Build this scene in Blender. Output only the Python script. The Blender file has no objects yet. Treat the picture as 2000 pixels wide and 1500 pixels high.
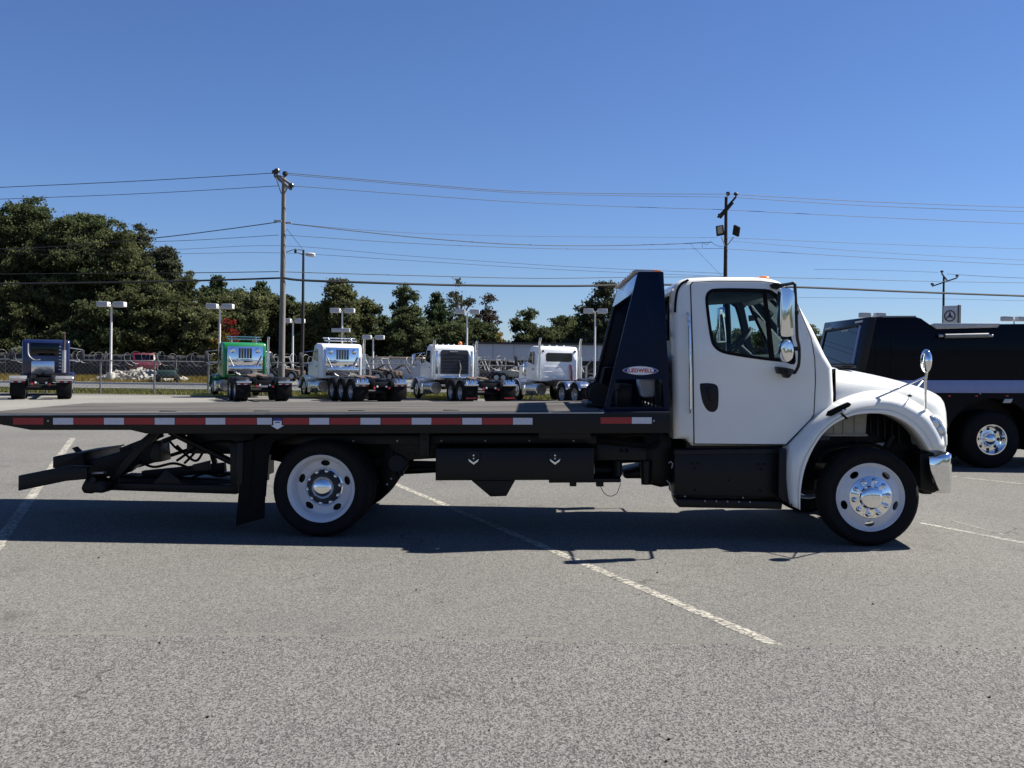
import bpy, bmesh, math, random
import numpy as np
from mathutils import Vector, Matrix, Euler

# ------------------------------------------------------------------ camera, sky, sun, exposure
SC = bpy.context.scene
COL = SC.collection
F, HZ, EYE = 1930.0, 708.0, 1.74           # focal length in photo pixels, horizon row, eye height (m)
ROLL = math.radians(0.75)                  # the lens is held slightly off level

cam = bpy.data.cameras.new('camera')
cam.sensor_width = 36.0
cam.lens = 36.0 * F / 2000.0
cam.shift_y = -(750.0 - HZ) / 2000.0
cam.clip_start = 0.05
cam.clip_end = 2500.0
camo = bpy.data.objects.new('camera', cam)
COL.objects.link(camo)
camo.location = (0, 0, EYE)
camo.rotation_euler = (Matrix.Rotation(math.radians(90), 3, 'X') @ Matrix.Rotation(ROLL, 3, 'Z')).to_euler()
SC.camera = camo

SUN_VEC = Vector((0.82, 0.25, 1.0)).normalized()
SUN_EL = math.asin(SUN_VEC.z)
SUN_ROT = math.atan2(SUN_VEC.x, SUN_VEC.y)

world = bpy.data.worlds.new('World')
SC.world = world
world.use_nodes = True
wn = world.node_tree
wn.nodes.clear()
sky = wn.nodes.new('ShaderNodeTexSky')
sky.sky_type = 'NISHITA'
sky.sun_disc = False
sky.sun_elevation = SUN_EL
sky.sun_rotation = SUN_ROT
sky.altitude = 100
sky.air_density = 1.0
sky.dust_density = 0.0
sky.ozone_density = 6.0
bg = wn.nodes.new('ShaderNodeBackground')
bg.inputs['Strength'].default_value = 0.051
wo = wn.nodes.new('ShaderNodeOutputWorld')
tint = wn.nodes.new('ShaderNodeMixRGB')           # deep blue autumn air
tint.blend_type = 'MULTIPLY'; tint.inputs[0].default_value = 1.0
tint.inputs[2].default_value = (0.70, 0.78, 1.0, 1)
wn.links.new(sky.outputs[0], tint.inputs[1])
wn.links.new(tint.outputs[0], bg.inputs[0])
wn.links.new(bg.outputs[0], wo.inputs[0])

sun = bpy.data.lights.new('sun', 'SUN')
sun.energy = 5.0
sun.angle = math.radians(0.53)
sun.color = (1.0, 0.95, 0.86)
suno = bpy.data.objects.new('sun', sun)
COL.objects.link(suno)
suno.rotation_euler = SUN_VEC.to_track_quat('Z', 'Y').to_euler()
suno.location = (20, 5, 30)

SC.view_settings.view_transform = 'Standard'
SC.view_settings.look = 'None'
SC.view_settings.exposure = 1.12
SC.view_settings.gamma = 1.0
SC.render.engine = 'CYCLES'

RNG = random.Random(7)
NP = np.random.default_rng(11)

# ------------------------------------------------------------------ materials
M = {}
def nodes_of(m):
    return m.node_tree.nodes, m.node_tree.links
def mat(name, col, rough=0.5, metal=0.0, var=0.0, scale=4.0, bump=0.0, bscale=60.0, coat=0.0, spec=0.5, stretch=None, rvar=0.0):
    """principled material with procedural colour and roughness variation and a fine bump"""
    m = bpy.data.materials.new(name); m.use_nodes = True
    n, l = nodes_of(m)
    p = n['Principled BSDF']
    p.inputs['Base Color'].default_value = (*col, 1)
    p.inputs['Roughness'].default_value = rough
    p.inputs['Metallic'].default_value = metal
    p.inputs['Coat Weight'].default_value = coat
    p.inputs['Coat Roughness'].default_value = 0.06
    p.inputs['Specular IOR Level'].default_value = spec
    tc = n.new('ShaderNodeTexCoord')
    vec = tc.outputs['Object']
    if stretch:
        mp = n.new('ShaderNodeMapping'); mp.inputs['Scale'].default_value = stretch
        l.new(vec, mp.inputs['Vector']); vec = mp.outputs[0]
    if var > 0 or rvar > 0:
        t = n.new('ShaderNodeTexNoise'); t.inputs['Scale'].default_value = scale; t.inputs['Detail'].default_value = 6
        t.inputs['Roughness'].default_value = 0.65
        l.new(vec, t.inputs['Vector'])
        if var > 0:
            r = n.new('ShaderNodeValToRGB')
            r.color_ramp.elements[0].position = 0.3; r.color_ramp.elements[1].position = 0.7
            r.color_ramp.elements[0].color = (*[c * (1 - var) for c in col], 1)
            r.color_ramp.elements[1].color = (*[min(1, c * (1 + var)) for c in col], 1)
            l.new(t.outputs['Fac'], r.inputs[0]); l.new(r.outputs[0], p.inputs['Base Color'])
        if rvar > 0:
            q = n.new('ShaderNodeMapRange')
            q.inputs['To Min'].default_value = max(0.02, rough - rvar); q.inputs['To Max'].default_value = min(1, rough + rvar)
            l.new(t.outputs['Fac'], q.inputs['Value']); l.new(q.outputs[0], p.inputs['Roughness'])
    if bump > 0:
        t2 = n.new('ShaderNodeTexNoise'); t2.inputs['Scale'].default_value = bscale; t2.inputs['Detail'].default_value = 4
        b = n.new('ShaderNodeBump'); b.inputs['Strength'].default_value = bump; b.inputs['Distance'].default_value = 0.01
        l.new(vec, t2.inputs['Vector']); l.new(t2.outputs['Fac'], b.inputs['Height']); l.new(b.outputs[0], p.inputs['Normal'])
    M[name] = m
    return m

mat('white_paint', (0.75, 0.755, 0.72), 0.30, coat=0.5, var=0.035, scale=1.6, rvar=0.06)
mat('black_steel', (0.0055, 0.0055, 0.006), 0.45, var=0.35, scale=7, rvar=0.12, bump=0.05, bscale=90, spec=0.28)
mat('black_plastic', (0.008, 0.008, 0.009), 0.5, var=0.2, scale=12, spec=0.3)
mat('black_rubber', (0.005, 0.005, 0.0055), 0.9, var=0.3, scale=20, bump=0.1, bscale=120, spec=0.2)
mat('navy_paint', (0.003, 0.0085, 0.027), 0.25, var=0.08, scale=3, spec=0.14)
mat('tyre_rubber', (0.0065, 0.0068, 0.0075), 0.8, var=0.3, scale=14, bump=0.15, bscale=150, spec=0.2)
mat('wheel_paint', (0.62, 0.63, 0.66), 0.42, var=0.05, scale=9, rvar=0.08)
mat('chrome', (0.86, 0.87, 0.88), 0.06, 1.0, rvar=0.03, scale=6)
mat('polished_steel', (0.70, 0.71, 0.73), 0.20, 1.0, rvar=0.08, scale=8)
mat('dull_steel', (0.42, 0.42, 0.42), 0.5, 0.7, var=0.15, scale=10)
mat('reflector_red', (0.30, 0.016, 0.018), 0.35, var=0.12, scale=60)
mat('reflector_white', (0.55, 0.55, 0.60), 0.35, var=0.10, scale=70)
mat('grey_interior', (0.055, 0.064, 0.072), 0.7, var=0.15, scale=8)
mat('dark_interior', (0.03, 0.033, 0.037), 0.7, var=0.15, scale=8)
mat('amber', (0.80, 0.20, 0.02), 0.25, coat=0.5, var=0.05, scale=30)
mat('red_lens', (0.45, 0.02, 0.03), 0.25, coat=0.4, var=0.05, scale=30)
mat('clear_lens', (0.75, 0.78, 0.82), 0.12, coat=1.0, var=0.05, scale=25)
mat('headlamp_lens', (0.30, 0.35, 0.43), 0.10, coat=1.0, var=0.25, scale=18)
mat('tan_plastic', (0.34, 0.32, 0.26), 0.6, var=0.08, scale=10)
mat('decal_white', (0.72, 0.73, 0.76), 0.4, var=0.03, scale=40)
mat('decal_blue', (0.03, 0.04, 0.22), 0.4, var=0.05, scale=40)
mat('decal_red', (0.45, 0.03, 0.04), 0.4, var=0.05, scale=40)
mat('pale_bag', (0.45, 0.45, 0.46), 0.7, var=0.12, scale=12, bump=0.3, bscale=14)
mat('grey_wood', (0.17, 0.155, 0.14), 0.9, var=0.35, scale=6, bump=0.3, bscale=12, stretch=(6, 6, 0.5))
mat('dark_wood', (0.025, 0.021, 0.018), 0.9, var=0.35, scale=6, bump=0.3, bscale=12, stretch=(6, 6, 0.5))
mat('galvanised', (0.20, 0.205, 0.21), 0.5, 0.4, var=0.12, scale=6)
mat('lamp_grey', (0.42, 0.43, 0.45), 0.5, 0.2, var=0.06, scale=6)
mat('pole_white', (0.62, 0.62, 0.62), 0.5, var=0.08, scale=5)
mat('wire_black', (0.012, 0.013, 0.016), 0.7, var=0.1, scale=3)
mat('insulator', (0.02, 0.02, 0.022), 0.3, var=0.1, scale=20)
mat('green_paint', (0.010, 0.17, 0.045), 0.3, coat=0.5, var=0.05, scale=3)
mat('blue_paint', (0.007, 0.012, 0.055), 0.28, coat=0.6, var=0.05, scale=3)
mat('truck_white', (0.72, 0.74, 0.76), 0.35, coat=0.3, var=0.04, scale=3)
mat('ink_blue_body', (0.003, 0.004, 0.008), 0.16, var=0.1, scale=2, spec=0.12, rvar=0.05)
mat('stripe_blue', (0.20, 0.25, 0.45), 0.35, var=0.05, scale=5)
mat('building_fascia', (0.36, 0.39, 0.46), 0.7, var=0.06, scale=0.6)
mat('building_dark', (0.035, 0.034, 0.034), 0.8, var=0.3, scale=1.5)
mat('roof_tan', (0.42, 0.33, 0.26), 0.8, var=0.12, scale=1.0)
mat('concrete_block', (0.42, 0.41, 0.38), 0.9, var=0.15, scale=6)
mat('red_paint', (0.085, 0.006, 0.009), 0.35, coat=0.4, var=0.05, scale=4)
mat('utv_green', (0.012, 0.030, 0.024), 0.4, coat=0.2, var=0.08, scale=4)
mat('windscreen_cloth', (0.030, 0.031, 0.032), 0.95, var=0.35, scale=1.2)
mat('sign_white', (0.50, 0.50, 0.52), 0.5, var=0.04, scale=3)
mat('sign_dark', (0.03, 0.03, 0.035), 0.5, var=0.05, scale=4)
mat('rust_metal', (0.07, 0.045, 0.034), 0.8, var=0.4, scale=7)
mat('bark', (0.055, 0.042, 0.032), 0.95, var=0.4, scale=5, bump=0.5, bscale=9, stretch=(5, 5, 1))
mat('brown_leather', (0.16, 0.12, 0.09), 0.8, var=0.2, scale=5)

def glass(name, tint, refl=0.5, rough=0.0):
    m = bpy.data.materials.new(name); m.use_nodes = True
    n, l = nodes_of(m); n.clear()
    o = n.new('ShaderNodeOutputMaterial'); mx = n.new('ShaderNodeMixShader')
    t = n.new('ShaderNodeBsdfTransparent'); g = n.new('ShaderNodeBsdfGlossy'); fr = n.new('ShaderNodeFresnel')
    fr.inputs['IOR'].default_value = 1.5
    noise = n.new('ShaderNodeTexNoise'); noise.inputs['Scale'].default_value = 3
    mp = n.new('ShaderNodeMixRGB'); mp.inputs[1].default_value = (*tint, 1); mp.inputs[2].default_value = (*[c * 0.93 for c in tint], 1)
    l.new(noise.outputs['Fac'], mp.inputs[0]); l.new(mp.outputs[0], t.inputs['Color'])
    g.inputs['Roughness'].default_value = rough; g.inputs['Color'].default_value = (refl, refl, refl, 1)
    l.new(fr.outputs[0], mx.inputs[0]); l.new(t.outputs[0], mx.inputs[1]); l.new(g.outputs[0], mx.inputs[2])
    l.new(mx.outputs[0], o.inputs[0]); M[name] = m
glass('cab_glass', (0.72, 0.86, 0.88))
glass('dark_glass', (0.10, 0.12, 0.15), 0.8)

def ground_mat(name, c0, c1, fine, coarse, grain, bump, cracks=0.0, stain=0.25):
    """speckled mineral surface: fine aggregate, wide patches, optional cracks"""
    m = bpy.data.materials.new(name); m.use_nodes = True
    n, l = nodes_of(m); p = n['Principled BSDF']
    p.inputs['Roughness'].default_value = 0.92; p.inputs['Specular IOR Level'].default_value = 0.25
    tc = n.new('ShaderNodeTexCoord')
    a = n.new('ShaderNodeTexNoise'); a.inputs['Scale'].default_value = fine; a.inputs['Detail'].default_value = 3; a.inputs['Roughness'].default_value = 0.7
    v = n.new('ShaderNodeTexVoronoi'); v.inputs['Scale'].default_value = fine * 0.55
    b = n.new('ShaderNodeTexNoise'); b.inputs['Scale'].default_value = coarse; b.inputs['Detail'].default_value = 5
    for t in (a, v, b): l.new(tc.outputs['Object'], t.inputs['Vector'])
    ra = n.new('ShaderNodeValToRGB'); ra.color_ramp.elements[0].position = 0.5 - 0.5 * grain; ra.color_ramp.elements[1].position = 0.5 + 0.5 * grain
    ra.color_ramp.elements[0].color = (*c0, 1); ra.color_ramp.elements[1].color = (*c1, 1)
    mix = n.new('ShaderNodeMath'); mix.operation = 'MULTIPLY_ADD'; mix.inputs[1].default_value = 0.55; 
    sep = n.new('ShaderNodeSeparateColor'); l.new(v.outputs['Color'], sep.inputs[0])
    sc = n.new('ShaderNodeMath'); sc.operation = 'MULTIPLY'; sc.inputs[1].default_value = 0.45
    l.new(sep.outputs[0], sc.inputs[0]); l.new(a.outputs['Fac'], mix.inputs[0]); l.new(sc.outputs[0], mix.inputs[2])
    l.new(mix.outputs[0], ra.inputs[0])
    rb = n.new('ShaderNodeValToRGB'); rb.color_ramp.elements[0].position = 0.3; rb.color_ramp.elements[1].position = 0.72
    rb.color_ramp.elements[0].color = (1 - stain, 1 - stain, 1 - stain, 1); rb.color_ramp.elements[1].color = (1.0, 0.985, 0.96, 1)
    l.new(b.outputs['Fac'], rb.inputs[0])
    mu = n.new('ShaderNodeMixRGB'); mu.blend_type = 'MULTIPLY'; mu.inputs[0].default_value = 1
    l.new(ra.outputs[0], mu.inputs[1]); l.new(rb.outputs[0], mu.inputs[2])
    col = mu.outputs[0]
    if cracks > 0:
        cv = n.new('ShaderNodeTexVoronoi'); cv.feature = 'DISTANCE_TO_EDGE'; cv.inputs['Scale'].default_value = 0.33
        wp = n.new('ShaderNodeTexNoise'); wp.inputs['Scale'].default_value = 1.6; wp.inputs['Detail'].default_value = 6
        va = n.new('ShaderNodeVectorMath'); va.operation = 'MULTIPLY_ADD'; va.inputs[1].default_value = (0.9, 0.9, 0)
        l.new(tc.outputs['Object'], wp.inputs['Vector']); l.new(wp.outputs['Color'], va.inputs[0]); l.new(tc.outputs['Object'], va.inputs[2])
        l.new(va.outputs[0], cv.inputs['Vector'])
        cr = n.new('ShaderNodeValToRGB'); cr.color_ramp.elements[0].position = 0.0; cr.color_ramp.elements[1].position = 0.0022
        cr.color_ramp.elements[0].color = (0.35, 0.35, 0.35, 1); cr.color_ramp.elements[1].color = (1, 1, 1, 1)
        gate = n.new('ShaderNodeTexNoise'); gate.inputs['Scale'].default_value = 0.7; l.new(tc.outputs['Object'], gate.inputs['Vector'])
        gr = n.new('ShaderNodeValToRGB'); gr.color_ramp.elements[0].position = 0.56; gr.color_ramp.elements[1].position = 0.64
        l.new(gate.outputs['Fac'], gr.inputs[0])
        m2 = n.new('ShaderNodeMixRGB'); m2.blend_type = 'MULTIPLY'
        l.new(gr.outputs[0], m2.inputs[0]); l.new(cv.outputs['Distance'], cr.inputs[0]); l.new(col, m2.inputs[1]); l.new(cr.outputs[0], m2.inputs[2])
        col = m2.outputs[0]
        sp = n.new('ShaderNodeTexNoise'); sp.inputs['Scale'].default_value = 1.3; sp.inputs['Detail'].default_value = 7; sp.inputs['Roughness'].default_value = 0.6
        l.new(tc.outputs['Object'], sp.inputs['Vector'])
        sr = n.new('ShaderNodeValToRGB'); sr.color_ramp.elements[0].position = 0.60; sr.color_ramp.elements[1].position = 0.72
        sr.color_ramp.elements[0].color = (1, 1, 1, 1); sr.color_ramp.elements[1].color = (0.74, 0.73, 0.72, 1)
        l.new(sp.outputs['Fac'], sr.inputs[0])
        m3 = n.new('ShaderNodeMixRGB'); m3.blend_type = 'MULTIPLY'; m3.inputs[0].default_value = 1
        l.new(col, m3.inputs[1]); l.new(sr.outputs[0], m3.inputs[2]); col = m3.outputs[0]
    l.new(col, p.inputs['Base Color'])
    bp = n.new('ShaderNodeBump'); bp.inputs['Strength'].default_value = bump; bp.inputs['Distance'].default_value = 0.006
    l.new(mix.outputs[0], bp.inputs['Height']); l.new(bp.outputs[0], p.inputs['Normal'])
    M[name] = m
ground_mat('asphalt_fine', (0.052, 0.051, 0.049), (0.215, 0.210, 0.196), 230, 0.35, 0.60, 0.4, cracks=1.0, stain=0.20)
ground_mat('asphalt_coarse', (0.034, 0.034, 0.034), (0.222, 0.217, 0.205), 270, 0.5, 0.46, 0.8, cracks=1.0, stain=0.14)
ground_mat('concrete', (0.16, 0.155, 0.145), (0.25, 0.245, 0.225), 30, 0.3, 0.8, 0.3, stain=0.2)
ground_mat('road_asphalt', (0.09, 0.09, 0.092), (0.14, 0.14, 0.14), 20, 0.2, 0.8, 0.3, stain=0.2)
ground_mat('straw_grass', (0.10, 0.075, 0.035), (0.24, 0.19, 0.09), 5, 0.2, 0.9, 0.8, stain=0.35)
ground_mat('gravel_pale', (0.12, 0.12, 0.105), (0.21, 0.205, 0.18), 9, 0.2, 0.9, 0.6, stain=0.25)
ground_mat('turf', (0.045, 0.055, 0.015), (0.14, 0.135, 0.045), 7, 0.25, 0.8, 0.9, stain=0.4)
ground_mat('asphalt_dust', (0.095, 0.092, 0.085), (0.185, 0.18, 0.165), 170, 0.6, 0.62, 0.4, stain=0.2)
ground_mat('line_paint', (0.10, 0.098, 0.09), (0.43, 0.41, 0.355), 70, 4.0, 0.42, 0.3, cracks=1.0, stain=0.25)
ground_mat('line_worn', (0.13, 0.128, 0.118), (0.36, 0.35, 0.315), 60, 2.5, 0.35, 0.3, cracks=1.0, stain=0.25)
ground_mat('stone', (0.22, 0.21, 0.19), (0.46, 0.44, 0.40), 6, 1.2, 0.8, 0.6, stain=0.3)
ground_mat('deck_plate', (0.042, 0.038, 0.034), (0.14, 0.13, 0.12), 4.0, 1.5, 0.5, 0.3, stain=0.3)
n, l = nodes_of(M['deck_plate'])
for t in [x for x in n if x.type in ('TEX_NOISE', 'TEX_VORONOI')]:
    mpn = n.new('ShaderNodeMapping'); mpn.inputs['Scale'].default_value = (0.35, 5.0, 1.0)
    l.new([x for x in n if x.type == 'TEX_COORD'][0].outputs['Object'], mpn.inputs['Vector']); l.new(mpn.outputs[0], t.inputs['Vector'])

def stretch_mat(name, sc):
    n, l = nodes_of(M[name]); tc = [x for x in n if x.type == 'TEX_COORD'][0]
    mp = n.new('ShaderNodeMapping'); mp.inputs['Scale'].default_value = sc; l.new(tc.outputs['Object'], mp.inputs['Vector'])
    for t in n:
        if t.type in ('TEX_NOISE', 'TEX_VORONOI') and t.inputs['Scale'].default_value > 20: l.new(mp.outputs[0], t.inputs['Vector'])
stretch_mat('asphalt_coarse', (1, 0.5, 1)); stretch_mat('asphalt_fine', (1, 0.5, 1))
def leaf_mat(name, c0, c1, tr=0.35):
    m = bpy.data.materials.new(name); m.use_nodes = True
    n, l = nodes_of(m); n.clear()
    o = n.new('ShaderNodeOutputMaterial')
    at = n.new('ShaderNodeAttribute'); at.attribute_name = 'tint'
    r = n.new('ShaderNodeValToRGB'); r.color_ramp.elements[0].color = (*c0, 1); r.color_ramp.elements[1].color = (*c1, 1)
    l.new(at.outputs['Fac'], r.inputs[0])
    d = n.new('ShaderNodeBsdfPrincipled'); d.inputs['Roughness'].default_value = 0.85; d.inputs['Specular IOR Level'].default_value = 0.06
    tl = n.new('ShaderNodeBsdfTranslucent'); mx = n.new('ShaderNodeMixShader'); mx.inputs[0].default_value = tr
    l.new(r.outputs[0], d.inputs['Base Color']); l.new(r.outputs[0], tl.inputs['Color'])
    l.new(d.outputs[0], mx.inputs[1]); l.new(tl.outputs[0], mx.inputs[2]); l.new(mx.outputs[0], o.inputs[0])
    M[name] = m
leaf_mat('leaf_dark', (0.034, 0.047, 0.022), (0.112, 0.135, 0.060))
leaf_mat('leaf_olive', (0.046, 0.056, 0.026), (0.145, 0.155, 0.070))
leaf_mat('leaf_pine', (0.030, 0.047, 0.024), (0.090, 0.120, 0.055))
leaf_mat('leaf_yellow', (0.09, 0.072, 0.015), (0.22, 0.165, 0.04))
leaf_mat('leaf_pale', (0.034, 0.042, 0.024), (0.105, 0.110, 0.066))
leaf_mat('leaf_bronze', (0.022, 0.017, 0.012), (0.085, 0.060, 0.038))
leaf_mat('leaf_red', (0.10, 0.012, 0.012), (0.26, 0.05, 0.03))
leaf_mat('grass_blade', (0.05, 0.065, 0.015), (0.22, 0.21, 0.07))

# ------------------------------------------------------------------ helpers
def unroll(px, py):
    dx, dy = px - 1000, py - HZ
    return dx * math.cos(ROLL) + dy * math.sin(ROLL), -dx * math.sin(ROLL) + dy * math.cos(ROLL)
def at(px, py, Y):
    """a point seen at photo pixel (px, py), Y metres ahead of the lens"""
    dx, dy = unroll(px, py)
    return Vector((dx / F * Y, Y, EYE - dy / F * Y))
def gp(px, py, z=0.0):
    dx, dy = unroll(px, py); Y = F * (EYE - z) / dy
    return Vector((dx / F * Y, Y, z))

def tag(o, label=None, cat=None, group=None, kind=None):
    if label: o['label'] = label
    if cat: o['category'] = cat
    if group: o['group'] = group
    if kind: o['kind'] = kind
    return o
def empty(name, loc=(0, 0, 0), rz=0.0, parent=None):
    o = bpy.data.objects.new(name, None); COL.objects.link(o)
    o.location = loc; o.rotation_euler = (0, 0, rz); o.parent = parent
    o.empty_display_size = 0.2
    return o
def link_mesh(name, me, material, parent=None, loc=(0, 0, 0), rot=(0, 0, 0)):
    o = bpy.data.objects.new(name, me); COL.objects.link(o)
    o.parent = parent; o.location = loc; o.rotation_euler = rot
    if material is not None and not me.materials: me.materials.append(M[material])
    return o
def copy_tree(o, parent=None):
    c = o.copy(); COL.objects.link(c); c.parent = parent
    for ch in list(o.children):
        copy_tree(ch, c)
    return c

class MB:
    """collects shapes in one bmesh"""
    def __init__(s): s.bm = bmesh.new()
    def _xf(s, vs, mtx):
        if mtx is not None:
            for v in vs: v.co = mtx @ v.co
    def box(s, c, size, rot=None):
        hx, hy, hz = [d / 2 for d in size]
        vs = [s.bm.verts.new((x, y, z)) for x in (-hx, hx) for y in (-hy, hy) for z in (-hz, hz)]
        for f in ((0, 1, 3, 2), (4, 6, 7, 5), (0, 4, 5, 1), (2, 3, 7, 6), (0, 2, 6, 4), (1, 5, 7, 3)):
            s.bm.faces.new([vs[i] for i in f])
        m = Matrix.Translation(Vector(c))
        if rot is not None: m = m @ Euler(rot).to_matrix().to_4x4()
        s._xf(vs, m); return s
    def beam(s, p0, p1, w, h, up=(0, 0, 1)):
        p0, p1 = Vector(p0), Vector(p1); d = (p1 - p0); L = d.length; d.normalize()
        side = d.cross(Vector(up))
        if side.length < 1e-4: side = d.cross(Vector((0, 1, 0)))
        side.normalize(); u = side.cross(d)
        vs = []
        for q in (p0, p1):
            for a, b in ((-1, -1), (1, -1), (1, 1), (-1, 1)):
                vs.append(s.bm.verts.new(q + side * a * w / 2 + u * b * h / 2))
        for f in ((3, 2, 1, 0), (4, 5, 6, 7), (0, 1, 5, 4), (1, 2, 6, 5), (2, 3, 7, 6), (3, 0, 4, 7)):
            s.bm.faces.new([vs[i] for i in f])
        return s
    def tube(s, pts, r, n=8, cap=True, rs=None):
        pts = [Vector(p) for p in pts]; rings = []
        ref = None
        for i, p in enumerate(pts):
            d = (pts[min(i + 1, len(pts) - 1)] - pts[max(i - 1, 0)]).normalized()
            if ref is None:
                ref = d.orthogonal().normalized()
            ref = (ref - d * ref.dot(d))
            if ref.length < 1e-5: ref = d.orthogonal()
            ref.normalize(); b = d.cross(ref)
            rr = rs[i] if rs else r
            rings.append([s.bm.verts.new(p + (ref * math.cos(2 * math.pi * k / n) + b * math.sin(2 * math.pi * k / n)) * rr) for k in range(n)])
        for a, b in zip(rings, rings[1:]):
            for k in range(n):
                s.bm.faces.new((a[k], a[(k + 1) % n], b[(k + 1) % n], b[k]))
        if cap:
            s.bm.faces.new(list(reversed(rings[0]))); s.bm.faces.new(rings[-1])
        return s
    def cyl(s, p0, p1, r0, r1=None, n=16):
        return s.tube([p0, p1], r0, n, rs=[r0, r0 if r1 is None else r1])
    def lathe(s, prof, c=(0, 0, 0), axis='y', n=40, closed=False):
        """revolve [(r, a)] about an axis through c"""
        rings = []
        for r, a in prof:
            ring = []
            if r < 1e-6:
                co = {'y': (0, a, 0), 'z': (0, 0, a), 'x': (a, 0, 0)}[axis]
                ring = [s.bm.verts.new(Vector(c) + Vector(co))]
            else:
                for k in range(n):
                    t = 2 * math.pi * k / n; x, y = r * math.cos(t), r * math.sin(t)
                    co = {'y': (x, a, y), 'z': (x, y, a), 'x': (a, x, y)}[axis]
                    ring.append(s.bm.verts.new(Vector(c) + Vector(co)))
            rings.append(ring)
        prs = list(zip(rings, rings[1:]))
        if closed: prs.append((rings[-1], rings[0]))
        for a, b in prs:
            for k in range(n):
                k2 = (k + 1) % n
                q = [a[k % len(a)], a[k2 % len(a)], b[k2 % len(b)], b[k % len(b)]]
                u = []
                for v in q:
                    if v not in u: u.append(v)
                if len(u) > 2:
                    try: s.bm.faces.new(u)
                    except ValueError: pass
        return s
    def prism(s, poly, v0, v1, fn=None, bevel=0.0, seg=2):
        """extrude a side outline [(u, w)] from y = v0 to y = v1"""
        f = fn or (lambda p, v: Vector((p[0], v, p[1])))
        a = [s.bm.verts.new(f(p, v0)) for p in poly]; b = [s.bm.verts.new(f(p, v1)) for p in poly]
        n = len(poly)
        fs = [s.bm.faces.new(a), s.bm.faces.new(list(reversed(b)))]
        for i in range(n):
            fs.append(s.bm.faces.new((a[i], b[i], b[(i + 1) % n], a[(i + 1) % n])))
        if bevel > 0:
            es = set(fs[0].edges) | set(fs[1].edges)
            bmesh.ops.bevel(s.bm, geom=list(es), offset=bevel, segments=seg, affect='EDGES', profile=0.5, clamp_overlap=True)
        return s
    def grid(s, rows):
        """skin a list of equally long point rows"""
        vs = [[s.bm.verts.new(Vector(p)) for p in r] for r in rows]
        for a, b in zip(vs, vs[1:]):
            for k in range(len(a) - 1):
                s.bm.faces.new((a[k], a[k + 1], b[k + 1], b[k]))
        return s
    def sphere(s, c, r, n=12, sc=(1, 1, 1)):
        q = bmesh.ops.create_uvsphere(s.bm, u_segments=n, v_segments=max(4, n // 2), radius=r)
        s._xf(q['verts'], Matrix.Translation(Vector(c)) @ Matrix.Diagonal((*sc, 1)))
        return s
    def mesh(s, angle=35, bevel=0.0, seg=2, name='m'):
        bm = s.bm
        if bevel > 0:
            bmesh.ops.remove_doubles(bm, verts=bm.verts, dist=1e-5)
            es = [e for e in bm.edges if len(e.link_faces) == 2 and e.calc_face_angle(0) > math.radians(40)]
            bmesh.ops.bevel(bm, geom=es, offset=bevel, segments=seg, affect='EDGES', profile=0.5, clamp_overlap=True)
        bmesh.ops.recalc_face_normals(bm, faces=bm.faces)
        me = bpy.data.meshes.new(name); bm.to_mesh(me); bm.free()
        if angle:
            me.shade_smooth(); me.set_sharp_from_angle(angle=math.radians(angle))
        return me
    def build(s, name, material, parent=None, angle=35, bevel=0.0, seg=2, loc=(0, 0, 0), rot=(0, 0, 0)):
        return link_mesh(name, s.mesh(angle, bevel, seg, name), material, parent, loc, rot)

def boolean(o, cutters, op='DIFFERENCE', angle=30):
    """cut o with throw-away mesh objects and keep the result as o's own mesh"""
    for c in cutters:
        c.parent = o.parent
        md = o.modifiers.new('cut', 'BOOLEAN'); md.operation = op; md.solver = 'EXACT'; md.object = c
    bpy.context.view_layer.update()
    dg = bpy.context.evaluated_depsgraph_get()
    me = bpy.data.meshes.new_from_object(o.evaluated_get(dg))
    o.modifiers.clear(); old = o.data; o.data = me; bpy.data.meshes.remove(old)
    for c in cutters:
        m_ = c.data; bpy.data.objects.remove(c); bpy.data.meshes.remove(m_)
    me.shade_smooth(); me.set_sharp_from_angle(angle=math.radians(angle))
    return o
def cutter(mb):
    return mb.build('cutter_shape', 'black_steel')

def spline(pts, n=6, closed=True):
    """Catmull-Rom through the points"""
    P = [Vector(p) for p in pts]; N = len(P); out = []
    rng = range(N) if closed else range(N - 1)
    for i in rng:
        if closed: a, b, c, d = P[i - 1], P[i], P[(i + 1) % N], P[(i + 2) % N]
        else: a, b, c, d = P[max(i - 1, 0)], P[i], P[i + 1], P[min(i + 2, N - 1)]
        for k in range(n):
            t = k / n
            out.append(0.5 * ((2 * b) + (c - a) * t + (2 * a - 5 * b + 4 * c - d) * t * t + (3 * b - a - 3 * c + d) * t ** 3))
    if not closed: out.append(P[-1].copy())
    return out
def resample(pts, n):
    P = [Vector(p) for p in pts]; L = [0]
    for a, b in zip(P, P[1:]): L.append(L[-1] + (b - a).length)
    out = []; j = 0
    for i in range(n):
        t = L[-1] * i / (n - 1)
        while j < len(L) - 2 and L[j + 1] < t: j += 1
        s = (t - L[j]) / max(1e-9, L[j + 1] - L[j]); out.append(P[j].lerp(P[j + 1], min(1, s)))
    return out
def inset(poly, d):
    """offset a closed 2D outline inwards by d"""
    P = [Vector((p[0], p[1])) for p in poly]; n = len(P); out = []
    area = sum(P[i].x * P[(i + 1) % n].y - P[(i + 1) % n].x * P[i].y for i in range(n))
    sg = 1 if area > 0 else -1
    for i in range(n):
        e1 = (P[i] - P[i - 1]).normalized(); e2 = (P[(i + 1) % n] - P[i]).normalized()
        n1 = Vector((-e1.y, e1.x)) * sg; n2 = Vector((-e2.y, e2.x)) * sg
        b = (n1 + n2)
        if b.length < 1e-6: b = n1
        b.normalize(); out.append(P[i] + b * d / max(0.35, b.dot(n1)))
    return out
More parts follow.
